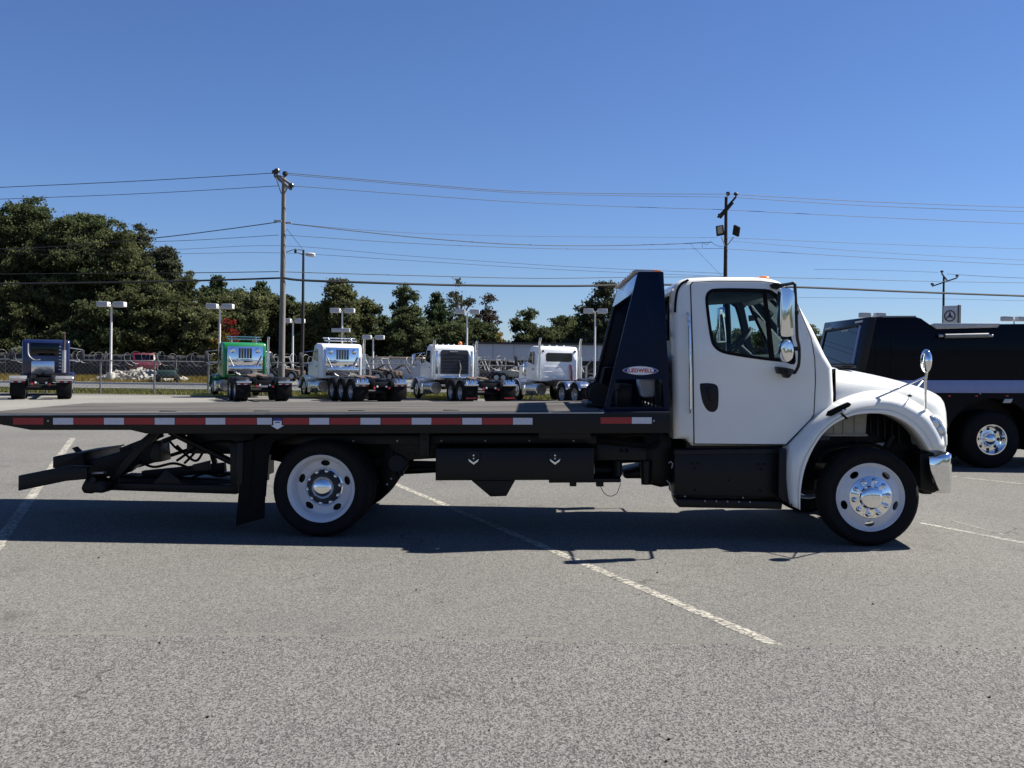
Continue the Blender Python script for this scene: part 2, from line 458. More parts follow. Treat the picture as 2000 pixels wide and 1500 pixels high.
def text_mesh(txt, size, thick=0.001, offset=0.0):
    c = bpy.data.curves.new('lettering', 'FONT'); c.body = txt; c.size = size; c.extrude = thick; c.offset = offset
    c.space_character = 1.12; c.align_x = 'CENTER'; c.align_y = 'CENTER'; c.resolution_u = 3
    o = bpy.data.objects.new('lettering', c); COL.objects.link(o)
    bpy.context.view_layer.update()
    dg = bpy.context.evaluated_depsgraph_get()
    me = bpy.data.meshes.new_from_object(o.evaluated_get(dg))
    bpy.data.objects.remove(o); bpy.data.curves.remove(c)
    return me
# ------------------------------------------------------------------ ground, lot, road
def sheet(name, poly, z, material):
    bm = bmesh.new(); vs = [bm.verts.new((p[0], p[1], z)) for p in poly]; f = bm.faces.new(vs)
    if f.normal.z < 0: f.normal_flip()
    bmesh.ops.triangulate(bm, faces=bm.faces)
    bm.normal_update()
    for f in bm.faces:
        if f.normal.z < 0: f.normal_flip()
    me = bpy.data.meshes.new(name); bm.to_mesh(me); bm.free()
    return tag(link_mesh(name, me, material), kind='structure')

sheet('ground', [(-900, -900), (900, -900), (900, 1800), (-900, 1800)], -0.02, 'straw_grass')
sheet('parking_lot', [(-90, -90), (90, -90), (90, 46.9), (-90, 46.9)], 0.0, 'asphalt_fine')
# the coarse strip in the foreground, its long edge ragged
edge = []
for i in range(321):
    x = -14 + 28 * i / 320
    y = 6.17 - 0.012 * x + 0.022 * math.sin(x * 3.1) + 0.018 * math.sin(x * 9.7 + 1) + 0.012 * math.sin(x * 23 + 2) + RNG.uniform(-0.02, 0.02)
    edge.append((x, y))
sheet('asphalt_strip', [(-14, -10), (14, -10)] + list(reversed(edge)), 0.004, 'asphalt_coarse')
sheet('dust_seam', edge + [(x, y + 0.06 + 0.02 * math.sin(x * 7) + RNG.uniform(-.012, .012)) for x, y in reversed(edge)], 0.004, 'asphalt_dust')
sheet('concrete_apron', [gp(-200, 812), gp(120, 810), gp(420, 792), gp(420, 773), gp(-300, 771)], 0.004, 'concrete')
sheet('grass_verge', [(-70, 47.1), (70, 47.1), (70, 52.2), (-70, 52.2)], 0.0, 'turf')
sheet('road', [(-160, 52.5), (160, 52.5), (160, 64.0), (-160, 64.0)], 0.0, 'road_asphalt')
MB().box((0, 52.35, 0.05), (320, 0.25, 0.16)).build('near_kerb', 'concrete_block')['kind'] = 'structure'
MB().box((0, 64.15, 0.05), (320, 0.25, 0.16)).build('far_kerb', 'concrete_block')['kind'] = 'structure'
sheet('gravel_yard', [(-22, 64.4), (90, 64.4), (90, 125), (-20, 125)], 0.0, 'gravel_pale')

def paint_line(name, a, b, w, material, wob=0.006):
    a, b = Vector(a[:2]), Vector(b[:2]); d = (b - a); L = d.length; d.normalize(); s = Vector((-d.y, d.x))
    n = max(4, int(L / 0.12)); left, right = [], []
    for i in range(n + 1):
        p = a + d * L * i / n
        left.append(p + s * (w / 2 + RNG.uniform(-wob, wob))); right.append(p - s * (w / 2 + RNG.uniform(-wob, wob)))
    return sheet(name, left + list(reversed(right)), 0.0022, material)
a, b = gp(1522, 1262), gp(790, 953)
dr = (b - a).normalized()
paint_line('parking_line', a, a + dr * 9.5, 0.10, 'line_paint')
a, b = gp(-30, 1100), gp(141, 857)
paint_line('parking_line', a, b + (b - a).normalized() * 0.2, 0.12, 'line_paint')
paint_line('parking_line', gp(1795, 1021), gp(2060, 1072), 0.085, 'line_worn')
paint_line('parking_line', gp(1800, 924), gp(2060, 952), 0.10, 'line_worn')
paint_line('parking_line', gp(1856, 1016), gp(1960, 1044), 0.03, 'line_worn')
paint_line('parking_line', gp(186, 791), gp(197, 779.5), 0.16, 'line_paint')

# loose grit and pebbles lying about, too many and too small to count
mb = MB()
for i in range(100):
    px, py = RNG.uniform(-40, 2040), 1060 + 440 * RNG.random() ** 0.8
    p = gp(px, py, 0.004); r = RNG.choice((0.0025, 0.003, 0.003, 0.004, 0.005, 0.008))
    q = bmesh.ops.create_icosphere(mb.bm, subdivisions=1, radius=r)
    for v in q['verts']:
        v.co = Vector((v.co.x * RNG.uniform(.7, 1.5), v.co.y * RNG.uniform(.7, 1.3), v.co.z * 0.7)) + p + Vector((0, 0, r * 0.5))
tag(mb.build('grit', 'black_rubber', angle=0), 'small dark pebbles scattered over the asphalt', 'grit', kind='stuff')
mb = MB()
for i in range(150):
    px, py = RNG.uniform(-40, 2040), 1060 + 440 * RNG.random() ** 0.8
    p = gp(px, py, 0.004); r = RNG.choice((0.003, 0.004, 0.006))
    q = bmesh.ops.create_icosphere(mb.bm, subdivisions=1, radius=r)
    for v in q['verts']: v.co = v.co * RNG.uniform(.8, 1.3) + p
tag(mb.build('pale_grit', 'stone', angle=0), 'pale crumbs of stone scattered over the asphalt', 'grit', kind='stuff')

mb = MB()
for i in range(150):          # crumbs broken off along the seam
    x = RNG.uniform(-5, 5); y = 6.17 - 0.012 * x + RNG.gauss(0.0, 0.05); r = RNG.choice((0.002, 0.003, 0.003, 0.004, 0.006))
    q = bmesh.ops.create_icosphere(mb.bm, subdivisions=1, radius=r)
    for v in q['verts']: v.co = Vector((v.co.x * RNG.uniform(.7, 1.5), v.co.y, v.co.z * .8)) + Vector((x, y, 0.004 + r * .5))
tag(mb.build('seam_crumbs', 'asphalt_coarse', angle=0), 'crumbs of broken asphalt along the paving seam', 'grit', kind='stuff')
def blades(name, n, area, h, label, material='grass_blade'):
    (x0, x1), (y0, y1) = area
    x = NP.uniform(x0, x1, n); y = NP.uniform(y0, y1, n); a = NP.uniform(0, math.pi, n); hh = h * NP.uniform(.4, 1.2, n)
    dx, dy = np.cos(a) * 0.03, np.sin(a) * 0.03; lx, ly = NP.normal(0, .3, n) * hh, NP.normal(0, .3, n) * hh
    V = np.stack([np.stack([x - dx, y - dy, 0 * x], 1), np.stack([x + dx, y + dy, 0 * x], 1), np.stack([x + lx, y + ly, hh], 1)], 1).reshape(-1, 3)
    me = bpy.data.meshes.new(name)
    me.vertices.add(3 * n); me.vertices.foreach_set('co', V.ravel())
    me.loops.add(3 * n); me.loops.foreach_set('vertex_index', np.arange(3 * n))
    me.polygons.add(n); me.polygons.foreach_set('loop_start', np.arange(0, 3 * n, 3)); me.update()
    at_ = me.attributes.new('tint', 'FLOAT', 'FACE'); at_.data.foreach_set('value', NP.uniform(0, 1, n).astype(np.float32))
    return tag(link_mesh(name, me, material), label, 'grass', kind='stuff')
blades('grass', 26000, ((-32, 8), (47.2, 52.1)), 0.16, 'short dry grass on the verge beyond the fence')
blades('dry_grass', 16000, ((-52, -21), (66, 90)), 0.28, 'tall straw coloured grass across the road', 'leaf_yellow')
# ------------------------------------------------------------------ the rollback truck
YAW = math.radians(1.15)
TO = Vector((3.495, 9.573, 0))                     # ground point at the outer face of the near front tyre
TT = Vector((math.cos(YAW), -math.sin(YAW), 0)); TN = Vector((math.sin(YAW), math.cos(YAW), 0))
def S(px, py, v):
    """truck-local (forward, up) of the point seen at a photo pixel on the lengthwise plane v metres in from the near tyre face"""
    qx, qy = unroll(px, py); d = Vector((qx / F, 1, -qy / F)); C = Vector((0, 0, EYE))
    k = (v + TN.dot(TO - C)) / TN.dot(d); P = C + d * k - TO
    return (TT.dot(P), P.z)
def SP(pts, v): return [S(x, y, v) for x, y in pts]
def S3(px, py, v):
    a = S(px, py, v); return Vector((a[0], v, a[1]))
WID = 2.44; VC = WID / 2
truck = empty('rollback_tow_truck', TO, -YAW)
tag(truck, 'white cab flatbed tow truck with black deck and wheel lift, in the foreground', 'tow truck')

# ---- wheels
RT = 0.455
def make_wheel(front):
    h = MB().lathe([(0.0, 0.10), (0.12, 0.10), (0.19, 0.20), (0.20, 0.245), (0.0, 0.245)], n=28).mesh()
    tp = [(0.30, 0.035), (0.318, 0.012), (0.34, 0.004), (0.345, 0.001), (0.35, 0.004), (0.39, -0.010), (0.415, -0.010), (0.42, -0.006), (0.425, -0.010), (0.440, 0.0), (0.455, 0.018)]
    tread = [(0.463, 0.03), (0.466, 0.055), (0.454, 0.058), (0.454, 0.068), (0.467, 0.071), (0.467, 0.098), (0.455, 0.101), (0.455, 0.111), (0.467, 0.114)]
    half = tp + tread
    W = 0.25
    prof = half + [(r, W - a) for r, a in reversed(half)]
    prof = [(0.31 + (r - 0.31) * (RT - 0.31) / (0.467 - 0.31) if r > 0.31 else r, a) for r, a in prof]
    t = MB().lathe(prof, n=64).mesh(40)
    if front:
        rp = [(0.312, 0.040), (0.320, 0.016), (0.315, 0.008), (0.307, 0.014), (0.302, 0.030), (0.294, 0.036), (0.288, 0.046), (0.281, 0.044), (0.262, 0.030), (0.225, 0.014), (0.200, 0.006),
              (0.06, 0.006), (0.06, 0.022), (0.20, 0.024), (0.255, 0.046), (0.272, 0.062), (0.276, 0.20), (0.29, 0.235), (0.302, 0.235), (0.302, 0.045)]
        hr, hy = 0.247, 0.03
    else:
        rp = [(0.312, 0.040), (0.320, 0.016), (0.315, 0.008), (0.307, 0.014), (0.300, 0.030), (0.288, 0.040), (0.283, 0.060), (0.276, 0.072), (0.270, 0.10), (0.266, 0.145), (0.252, 0.165), (0.19, 0.172),
              (0.06, 0.172), (0.06, 0.188), (0.19, 0.188), (0.255, 0.184), (0.276, 0.19), (0.29, 0.235), (0.302, 0.235), (0.302, 0.045)]
        hr, hy = 0.226, 0.165
    ro = MB().lathe(rp, n=64, closed=True).build('rim', 'wheel_paint')
    cu = []
    for k in range(5):
        a = math.radians(72 * k + (54 if front else 88))
        q = MB(); c = Vector((hr * math.cos(a), 0, hr * math.sin(a)))
        rad = Vector((math.cos(a), 0, math.sin(a))); tan = Vector((-math.sin(a), 0, math.cos(a)))
        ring0, ring1 = [], []
        for j in range(18):
            b = 2 * math.pi * j / 18; o_ = rad * 0.028 * math.sin(b) + tan * 0.044 * math.cos(b)
            ring0.append(q.bm.verts.new(c + o_ + Vector((0, hy - 0.05, 0)))); ring1.append(q.bm.verts.new(c + o_ + Vector((0, hy + 0.06, 0))))
        for j in range(18): q.bm.faces.new((ring0[j], ring0[(j + 1) % 18], ring1[(j + 1) % 18], ring1[j]))
        q.bm.faces.new(ring0); q.bm.faces.new(ring1); cu.append(cutter(q))
    boolean(ro, cu); rim = ro.data; bpy.data.objects.remove(ro)
    if front:
        cap = MB().lathe([(0.196, 0.008), (0.196, 0.002), (0.191, -0.002), (0.114, -0.006), (0.106, -0.012), (0.104, -0.030), (0.098, -0.040), (0.07, -0.050), (0.03, -0.055), (0.0, -0.056)], n=48).mesh(50)
        ny, nr = -0.003, 0.155
    else:
        cap = MB().lathe([(0.185, 0.172), (0.18, 0.166), (0.125, 0.164), (0.110, 0.158), (0.107, 0.10), (0.100, 0.078), (0.08, 0.052), (0.045, 0.038), (0.0, 0.033)], n=48).mesh(50)
        ny, nr = 0.165, 0.152
    nut = MB().lathe([(0.0, -0.050), (0.010, -0.048), (0.018, -0.040), (0.021, -0.024), (0.023, -0.004), (0.028, 0.002), (0.0, 0.002)], n=12).mesh(40)
    inner = MB().lathe([(0.255, 0.17), (0.255, 0.24), (0.02, 0.24)], n=32).mesh()
    def place(loc, flip=False, spin=0.0):
        # axis along y, outer face towards -y; flipped wheels face the far side
        w = link_mesh('wheel', h, 'dark_interior', truck, loc, (0, spin, math.pi if flip else 0))
        w.scale = (1.05, 1.0, 1.05)
        link_mesh('tyre', t, 'tyre_rubber', w); link_mesh('rim', rim, 'wheel_paint', w); link_mesh('hub_cap', cap, 'chrome', w)
        link_mesh('brake_shield', inner, 'black_steel', w)
        for k in range(10):
            a = math.radians(36 * k + 8)
            link_mesh('lug_nut', nut, 'chrome', w, (nr * math.cos(a), ny, nr * math.sin(a)))
        return w
    return place, t
fw, tyre_me = make_wheel(True); rw, _ = make_wheel(False)
UF = 0.0; UR = -5.354
RT *= 1.05
fw((UF, 0.005, RT)); fw((UF, WID - 0.005, RT), True)
for vv, fl in ((0.0, False), (WID, True)):
    w_ = rw((UR, vv, RT), fl)
    link_mesh('tyre', tyre_me, 'tyre_rubber', w_, (0, 0.30, 0)); 

def prism(name, material, px, v0, v1, vref=None, bevel=0.004, parent=truck, seg=2, smooth=0, angle=35):
    pts = SP(px, v0 if vref is None else vref)
    if smooth: pts = spline([Vector((p[0], p[1])) for p in pts], smooth)
    return MB().prism(pts, v0, v1).build(name, material, parent, angle=angle, bevel=bevel, seg=seg)

# ---- deck
def dz(u):
    (ua, wa), (ub_, wb_) = S(0, 808.6, -0.12), S(1178, 804.6, -0.12)
    return wa + (wb_ - wa) * (u - ua) / (ub_ - ua)
DV0, DV1 = -0.12, 2.56
deck_side = [(-62, 808.9), (1309, 804.2), (1309, 846), (560, 847), (285, 847), (255, 840), (60, 840), (0, 829), (-62, 816)]
rail = prism('deck_rail', 'black_steel', deck_side, DV0, DV0 + 0.10, bevel=0.006)
prism('deck_rail', 'black_steel', deck_side, DV1 - 0.10, DV1, vref=DV0, bevel=0.006)
deck_top = [(-61, 808.7), (1176, 804.5), (1176, 812), (-61, 815)]
deck = prism('deck', 'deck_plate', deck_top, DV0 + 0.02, DV1 - 0.02, vref=DV0, bevel=0.0)
deck.location.z = 0.003
trim = prism('deck_edge_trim', 'dull_steel', [(-60, 809.2), (1180, 805.0), (1180, 807.4), (-60, 811.6)], DV0 - 0.004, DV0 + 0.004, bevel=0.001)
prism('bed_front_plate', 'navy_paint', [(1172, 804.0), (1308, 803.6), (1308, 812), (1172, 812)], DV0 + 0.015, DV1 - 0.015, vref=DV0, bevel=0.002)
for k in range(17):      # cross bearers under the plate
    u = -2.12 - k * 0.40
    MB().box((u, 1.22, dz(u) - 0.085), (0.06, 2.3, 0.075)).build('cross_bearer', 'black_steel', truck, bevel=0.003)
# tie-down stake pockets along the deck top
for k in range(6):
    u = -2.2 - k * 0.95; w = dz(u) + 0.001
    MB().box((u, 0.22, w + 0.004), (0.16, 0.06, 0.006)).build('tie_down_slot', 'black_steel', truck, bevel=0.002)
# conspicuity tape
tape = [(25.5, 85, 'r'), (103.5, 143, 'w'), (144, 202, 'r'), (203, 242, 'w'), (243, 301, 'r'), (302, 341, 'w'), (342, 400.5, 'r'), (401.5, 440, 'w'), (441.5, 501, 'r'), (502, 531, 'w'),
        (552, 603, 'r'), (604, 643, 'w'), (645, 703, 'r'), (704, 743, 'w'), (744.5, 803, 'r'), (804, 842.5, 'w'), (843.5, 902, 'r'), (903, 941, 'w'), (942, 1001, 'r'), (1002, 1040, 'w'), (1173, 1233, 'r'), (1234, 1273, 'w')]
for x0, x1, c in tape:
    y0, y1 = (816.2, 829.2) if x0 < 1100 else (815, 827.5)
    prism('reflector_strip', 'reflector_red' if c == 'r' else 'reflector_white', [(x0, y0), (x1, y0), (x1, y1), (x0, y1)], DV0 - 0.003, DV0 + 0.001, bevel=0.0)
prism('arrow_decal', 'decal_white', [(534, 822), (534, 831), (529, 831), (541.5, 838.5), (555, 831), (550, 831), (550, 822)], DV0 - 0.0035, DV0 + 0.001, bevel=0.0)
prism('arrow_decal', 'decal_blue', [(534, 816.5), (534, 821.6), (550, 821.6), (550, 816.5)], DV0 - 0.0035, DV0 + 0.001, bevel=0.0)
prism('arrow_decal', 'decal_blue', [(537, 824), (537, 826), (547, 826), (547, 824)], DV0 - 0.0045, DV0 - 0.0036, bevel=0.0)
for px in (94, 1277):
    p = S3(px, 822, DV0); MB().lathe([(0, -0.008), (0.008, -0.006), (0.011, 0.002)], c=p, n=10).build('marker_lamp', 'dull_steel', truck)

# ---- headache rack
RV0 = 0.0; RT_ = 0.03
panel = [(1178, 804.4), (1245.5, 532.5), (1247.5, 530.5), (1294.5, 530.5), (1296, 532), (1309.5, 804)]
opening = [(1191.5, 795), (1203.5, 741), (1294, 741), (1297.5, 795)]
rack_top = S(1270, 531, RV0)[1]
def rack_panel(v0, v1, cut=True):
    o = prism('rack_side_panel', 'navy_paint', panel, v0, v1, vref=RV0, bevel=0.003)
    if cut: boolean(o, [cutter(MB().prism(SP(opening, RV0), v0 - 0.1, v1 + 0.1))])
    return o
near_panel = rack_panel(RV0, RV0 + RT_); rack_panel(WID - RT_, WID, False)
# flanges along the rear edge, posts and cross members
a, b = S3(1180, 803, RV0), S3(1247, 533, RV0)
for v0, v1 in ((RV0 + RT_ + 0.001, RV0 + 0.11), (WID - 0.11, WID - RT_ - 0.001)):
    MB().beam(Vector((a.x + 0.012, (v0 + v1) / 2, a.z)), Vector((b.x + 0.012, (v0 + v1) / 2, b.z)), v1 - v0, 0.02, up=(1, 0, 0.2)).build('rack_flange', 'black_steel', truck)
tl, tr = S3(1247, 533, RV0), S3(1293, 533, RV0)
ty = (RV0 + RT_ + WID - RT_) / 2; span = WID - 2 * RT_ - 0.004
hood_poly = [(tl.x - 0.005, tl.z - 0.002), (tr.x, tr.z - 0.002), (tr.x, tr.z - 0.03), (tl.x + 0.03, tl.z - 0.03), (tl.x - 0.035, tl.z - 0.20), (tl.x - 0.055, tl.z - 0.20)]
MB().prism(hood_poly, RV0 + RT_ + .002, WID - RT_ - .002).build('rack_top_plate', 'polished_steel', truck, bevel=0.003)
for k in range(1, 5):     # framed mesh guard across the front of the rack
    z = dz(-2) + 0.04 + k * 0.24
    f_ = (z - dz(-2)) / (rack_top - dz(-2))
    x = S(1309, 804, 0)[0] * (1 - f_) + S(1295, 531, 0)[0] * f_ - 0.05
    MB().box((x, ty, z), (0.03, span, 0.05)).build('rack_cross_bar', 'black_steel', truck, bevel=0.003)
for k in range(7):
    v = 0.3 + k * 0.305
    p0 = Vector((S(1309, 804, 0)[0] - 0.085, v, dz(-2) + .01)); p1 = Vector((S(1295, 531, 0)[0] - 0.085, v, rack_top - 0.05))
    MB().beam(p0, p1, 0.03, 0.02, up=(1, 0, 0)).build('rack_upright', 'black_steel', truck)
fx0 = S(1309, 804, 0)[0] - 0.02
MB().box((fx0, ty, dz(-2) + 0.27), (0.006, span, 0.50)).build('added_dark_plate', 'black_steel', truck)  # black sheet added so the view through the rack opening stays dark
# light bar
lb = MB().prism([(tl.x - 0.03, rack_top + 0.012), (tl.x - 0.02, rack_top + 0.035), (tr.x - 0.02, rack_top + 0.035), (tr.x - 0.005, rack_top + 0.02), (tr.x - 0.005, rack_top + 0.004), (tl.x - 0.03, rack_top + 0.004)], 0.12, 2.32)
lbo = lb.build('light_bar', 'dull_steel', truck, bevel=0.004)
for k in range(8):
    v = 0.17 + k * 0.27
    MB().box((tl.x - 0.031, v + 0.1, rack_top + 0.02), (0.012, 0.2, 0.018)).build('light_lens', 'amber' if k in (0, 3, 4, 7) else 'clear_lens', lbo, bevel=0.003)
MB().box((tr.x - 0.03, 0.118, rack_top + 0.02), (0.07, 0.012, 0.016)).build('light_lens', 'amber', lbo, bevel=0.003)
# things in the rack opening: work lamp, tank
MB().prism(SP([(1247, 741), (1282, 741), (1279, 772), (1277, 776), (1254, 776), (1252, 768)], 0.35), 0.35, 0.62).build('hydraulic_tank', 'pale_bag', truck, bevel=0.02, seg=3)
MB().lathe([(0, 0.30), (0.03, 0.305), (0.042, 0.33), (0.045, 0.40), (0, 0.40)], c=S3(1208, 757, 0.0) * 1.0, n=16).build('work_lamp', 'dark_interior', truck)
MB().box(S3(1215, 772, 0.7), (0.16, 0.5, 0.24)).build('control_valve', 'black_steel', truck, bevel=0.01)
# Oval maker's plate
e0 = S3(1251, 723.8, RV0); 
def oval(a_, b_, n=40, pw=2.0): return [(math.copysign(abs(math.cos(2 * math.pi * k / n)) ** (2 / pw), math.cos(2 * math.pi * k / n)) * a_, math.copysign(abs(math.sin(2 * math.pi * k / n)) ** (2 / pw), math.sin(2 * math.pi * k / n)) * b_) for k in range(n)]
pl = MB().prism([(x + e0.x, y + e0.z) for x, y in oval(0.172, 0.043, pw=1.7)], RV0 - 0.003, RV0 + 0.002).build('maker_plate', 'decal_white', truck)
MB().prism([(x + e0.x, y + e0.z) for x, y in oval(0.167, 0.040, pw=1.7)], RV0 - 0.0042, RV0 - 0.0032).build('plate_field', 'decal_blue', pl)
MB().prism([(x + e0.x, y + e0.z) for x, y in oval(0.128, 0.038, pw=2.6)], RV0 - 0.0054, RV0 - 0.0044).build('plate_field', 'decal_white', pl)
tm = text_mesh('LEDWELL', 0.050, 0.0005, 0.0022)
for v in tm.vertices: v.co.x *= 1.02
lt = link_mesh('lettering', tm, 'decal_red', pl, (e0.x, RV0 - 0.0062, e0.z - 0.001), (math.radians(90), 0, 0))

# winch behind the rack on the deck
wz = dz(-2.3) + 0.004
MB().lathe([(0.0, 0.85), (0.12, 0.85), (0.12, 0.87), (0.075, 0.88), (0.075, 1.56), (0.12, 1.57), (0.12, 1.59), (0, 1.59)], c=(S(1168, 785, 1.2)[0], 0, wz + 0.13), n=24).build('winch', 'black_steel', truck)
MB().box((S(1168, 785, 1.2)[0], 1.22, wz + 0.02), (0.30, 0.95, 0.04)).build('winch_bed', 'black_steel', truck, bevel=0.004)
for v in (2.05, 2.3):
    MB().tube([(S(1165, 785, 2.2)[0], v, wz), (S(1172, 730, 2.2)[0] + .05, v, wz + 0.4), (S(1190, 730, 2.2)[0] + .12, v, wz + 0.42)], 0.02, 8).build('grab_rail', 'black_steel', truck)

# ---- chassis
MB().box((-3.15, 0.80, 0.86), (7.6, 0.08, 0.26)).build('frame_rail', 'black_steel', truck, bevel=0.008)
MB().box((-3.15, 1.64, 0.86), (7.6, 0.08, 0.26)).build('frame_rail', 'black_steel', truck, bevel=0.008)
for u in (-6.7, -5.9, -4.4, -3.5, -2.4, -1.2, 0.3):
    MB().box((u, 1.22, 0.86), (0.10, 0.76, 0.18)).build('cross_member', 'black_steel', truck, bevel=0.006)
for v in (0.62, 1.74):
    MB().box((-4.4, v, 1.06), (6.3, 0.10, 0.13)).build('subframe_rail', 'black_steel', truck, bevel=0.006)
# guide channel seen along the side under the deck
prism('slide_rail', 'black_steel', [(545, 850), (1165, 849), (1165, 866), (545, 868)], 0.28, 0.36, vref=0.3)
for k in range(22):
    p = S3(690 + k * 21.5, 861, 0.28); MB().lathe([(0, -0.006), (0.008, -0.004), (0.01, 0.002)], c=p, n=8).build('bolt_head', 'dull_steel' if k % 4 == 0 else 'black_steel', truck)
prism('frame_bracket', 'black_steel', [(755, 858), (852, 856), (852, 897), (800, 900), (760, 880)], 0.40, 0.44, vref=0.3)
prism('bracket_post', 'black_steel', [(820, 836), (838, 836), (838, 890), (820, 890)], 0.10, 0.22, vref=0.1)
for px, py in ((829, 861), (829, 886), (766, 862), (806, 862), (812, 862), (798, 889), (808, 889)):
    p = S3(px, py, 0.098 if px in (829,) else 0.398); MB().lathe([(0, -0.012), (0.014, -0.010), (0.016, 0.003)], c=p, n=8).build('bolt_head', 'black_plastic', truck)
prism('frame_plate', 'black_steel', [(1166, 866), (1180, 868), (1262, 876), (1262, 899), (1166, 899)], 0.30, 0.34, vref=0.3)
for px in (1214, 1224): MB().lathe([(0, -0.002), (0.02, -0.002), (0.021, 0.003)], c=S3(px, 880, 0.298), n=14).build('bolt_hole', 'black_rubber', truck)
prism('deck_channel', 'black_steel', [(1045, 838), (1160, 838), (1160, 846), (1153, 846), (1153, 856), (1052, 856), (1052, 846), (1045, 846)], -0.045, 0.02, vref=0, bevel=0.002)
# toolbox with shield-shaped latches
tb = prism('toolbox', 'black_steel', [(851, 876), (1160, 875), (1160, 937.5), (850.5, 938.5)], 0.08, 0.62, vref=0.08, bevel=0.006)
prism('toolbox_door', 'black_steel', [(856, 880), (1154, 879), (1154, 933), (856, 934)], 0.066, 0.079, vref=0.08, bevel=0.004, parent=tb)
for cx in (925, 1084):
    sh = [(cx - 13, 882), (cx, 879.5), (cx + 13, 882), (cx + 13, 897), (cx + 8, 906), (cx, 913), (cx - 8, 906), (cx - 13, 897)]
    prism('latch', 'black_plastic', sh, 0.052, 0.066, vref=0.066, parent=tb, bevel=0.004)
    prism('latch_handle', 'chrome', [(cx - 10.5, 896), (cx, 903), (cx + 10.5, 896), (cx + 8.5, 901), (cx, 907.5), (cx - 8.5, 901)], 0.043, 0.052, vref=0.05, parent=tb, bevel=0.001)
    for py, r in ((889.5, 0.011), (895.5, 0.009)):
        MB().lathe([(0, -0.006), (r * .7, -0.005), (r, 0.0)], c=S3(cx, py, 0.051), n=12).build('latch_keyhole', 'chrome', tb)
prism('side_bracket', 'black_steel', [(921, 939), (1006, 938.5), (989, 969), (958, 970)], 0.14, 0.20, vref=0.14, bevel=0.005)
MB().lathe([(0.028, -0.008), (0.028, 0.004), (0.015, 0.004), (0.015, -0.008)], c=S3(970, 957, 0.138), n=16, closed=True).build('bracket_hole', 'black_plastic', truck)
prism('mount_foot', 'black_steel', [(1113, 938), (1126, 938), (1126, 950), (1113, 950)], 0.3, 0.42, vref=0.3)
prism('mount_foot', 'black_steel', [(1165, 938), (1179, 938), (1179, 950.5), (1165, 950.5)], 0.3, 0.42, vref=0.3)
prism('under_tray', 'black_steel', [(1072, 934), (1212, 934), (1212, 941), (1072, 942)], 0.25, 0.7, vref=0.3)
# air tanks, hoses and brackets between toolbox and cab
MB().cyl(S3(1160, 918, 0.7), S3(1208, 918, 0.7), 0.10, n=24).build('air_tank', 'black_steel', truck)
MB().tube([S3(1206, 900, 0.5), S3(1206, 925, 0.5), S3(1199, 938, 0.5)], 0.05, 10).build('air_dryer', 'black_plastic', truck)
MB().cyl(S3(1262, 900, 0.45), S3(1262, 946, 0.45), 0.06, 0.05, n=16).build('transmission_bracket', 'black_steel', truck)
prism('transmission_case', 'black_steel', [(1215, 922), (1250, 915), (1262, 900), (1320, 900), (1320, 946), (1290, 951), (1262, 944), (1250, 934), (1218, 934)], 0.85, 1.5, vref=0.9, bevel=0.03)
prism('hanger_plate', 'black_steel', [(1258, 850), (1312, 850), (1312, 938), (1300, 950), (1275, 944), (1268, 930), (1258, 926)], 0.50, 0.56, vref=0.5)
MB().tube([S3(1180, 843, 0.2), S3(1215, 852, 0.2), S3(1250, 848, 0.18), S3(1275, 855, 0.2), S3(1300, 842, 0.25)], 0.018, 8).build('hydraulic_hose', 'black_rubber', truck)
MB().tube([S3(1170, 858, 0.26), S3(1220, 864, 0.24), S3(1270, 870, 0.26), S3(1290, 860, 0.3)], 0.022, 8).build('hydraulic_hose', 'black_rubber', truck)
MB().tube(spline([S3(1258, 858, 0.2), S3(1272, 848, 0.2), S3(1287, 856, 0.2), S3(1283, 872, 0.2), S3(1262, 878, 0.2)], 5, False), 0.014, 8).build('hydraulic_hose', 'black_rubber', truck)
MB().tube(spline([S3(1172, 948, 0.36), S3(1180, 963, 0.36), S3(1192, 969, 0.36), S3(1205, 963, 0.36), S3(1212, 944, 0.36)], 6, False), 0.0035, 6).build('dangling_wire', 'wire_black', truck)
for pts in ([(1306, 905), (1310, 901), (1314, 906), (1312, 914)], [(1302, 938), (1308, 944), (1312, 958), (1313, 968)]):
    MB().tube([S3(x, y, 0.3) for x, y in pts], 0.008, 6).build('bracket_clip', 'dull_steel', truck)
# drive line, axles, springs
MB().cyl((UR, 0.35, RT), (UR, WID - 0.35, RT), 0.085, n=20).build('rear_axle', 'black_steel', truck)
MB().sphere((UR, VC, RT), 0.21, 16).build('differential', 'black_steel', truck)
MB().cyl((UR, VC, RT + 0.02), (-2.0, VC, 0.72), 0.05, n=14).build('drive_shaft', 'black_steel', truck)
for v in (0.83, 1.61):
    pts = spline([(UR - 0.7, v, 0.72), (UR, v, 0.60), (UR + 0.7, v, 0.72)], 6, False)
    mb = MB()
    for p, q in zip(pts, pts[1:]): mb.beam(p, q, 0.08, 0.09)
    mb.build('leaf_spring', 'black_steel', truck)
    pts = spline([(-0.72, v - 0.02, 0.66), (0, v - 0.02, 0.56), (0.62, v - 0.02, 0.68)], 6, False)
    mb = MB()
    for p, q in zip(pts, pts[1:]): mb.beam(p, q, 0.08, 0.06)
    mb.build('leaf_spring', 'black_steel', truck)
MB().box((0, VC, RT - 0.02), (0.11, 1.9, 0.12)).build('front_axle', 'black_steel', truck, bevel=0.02)
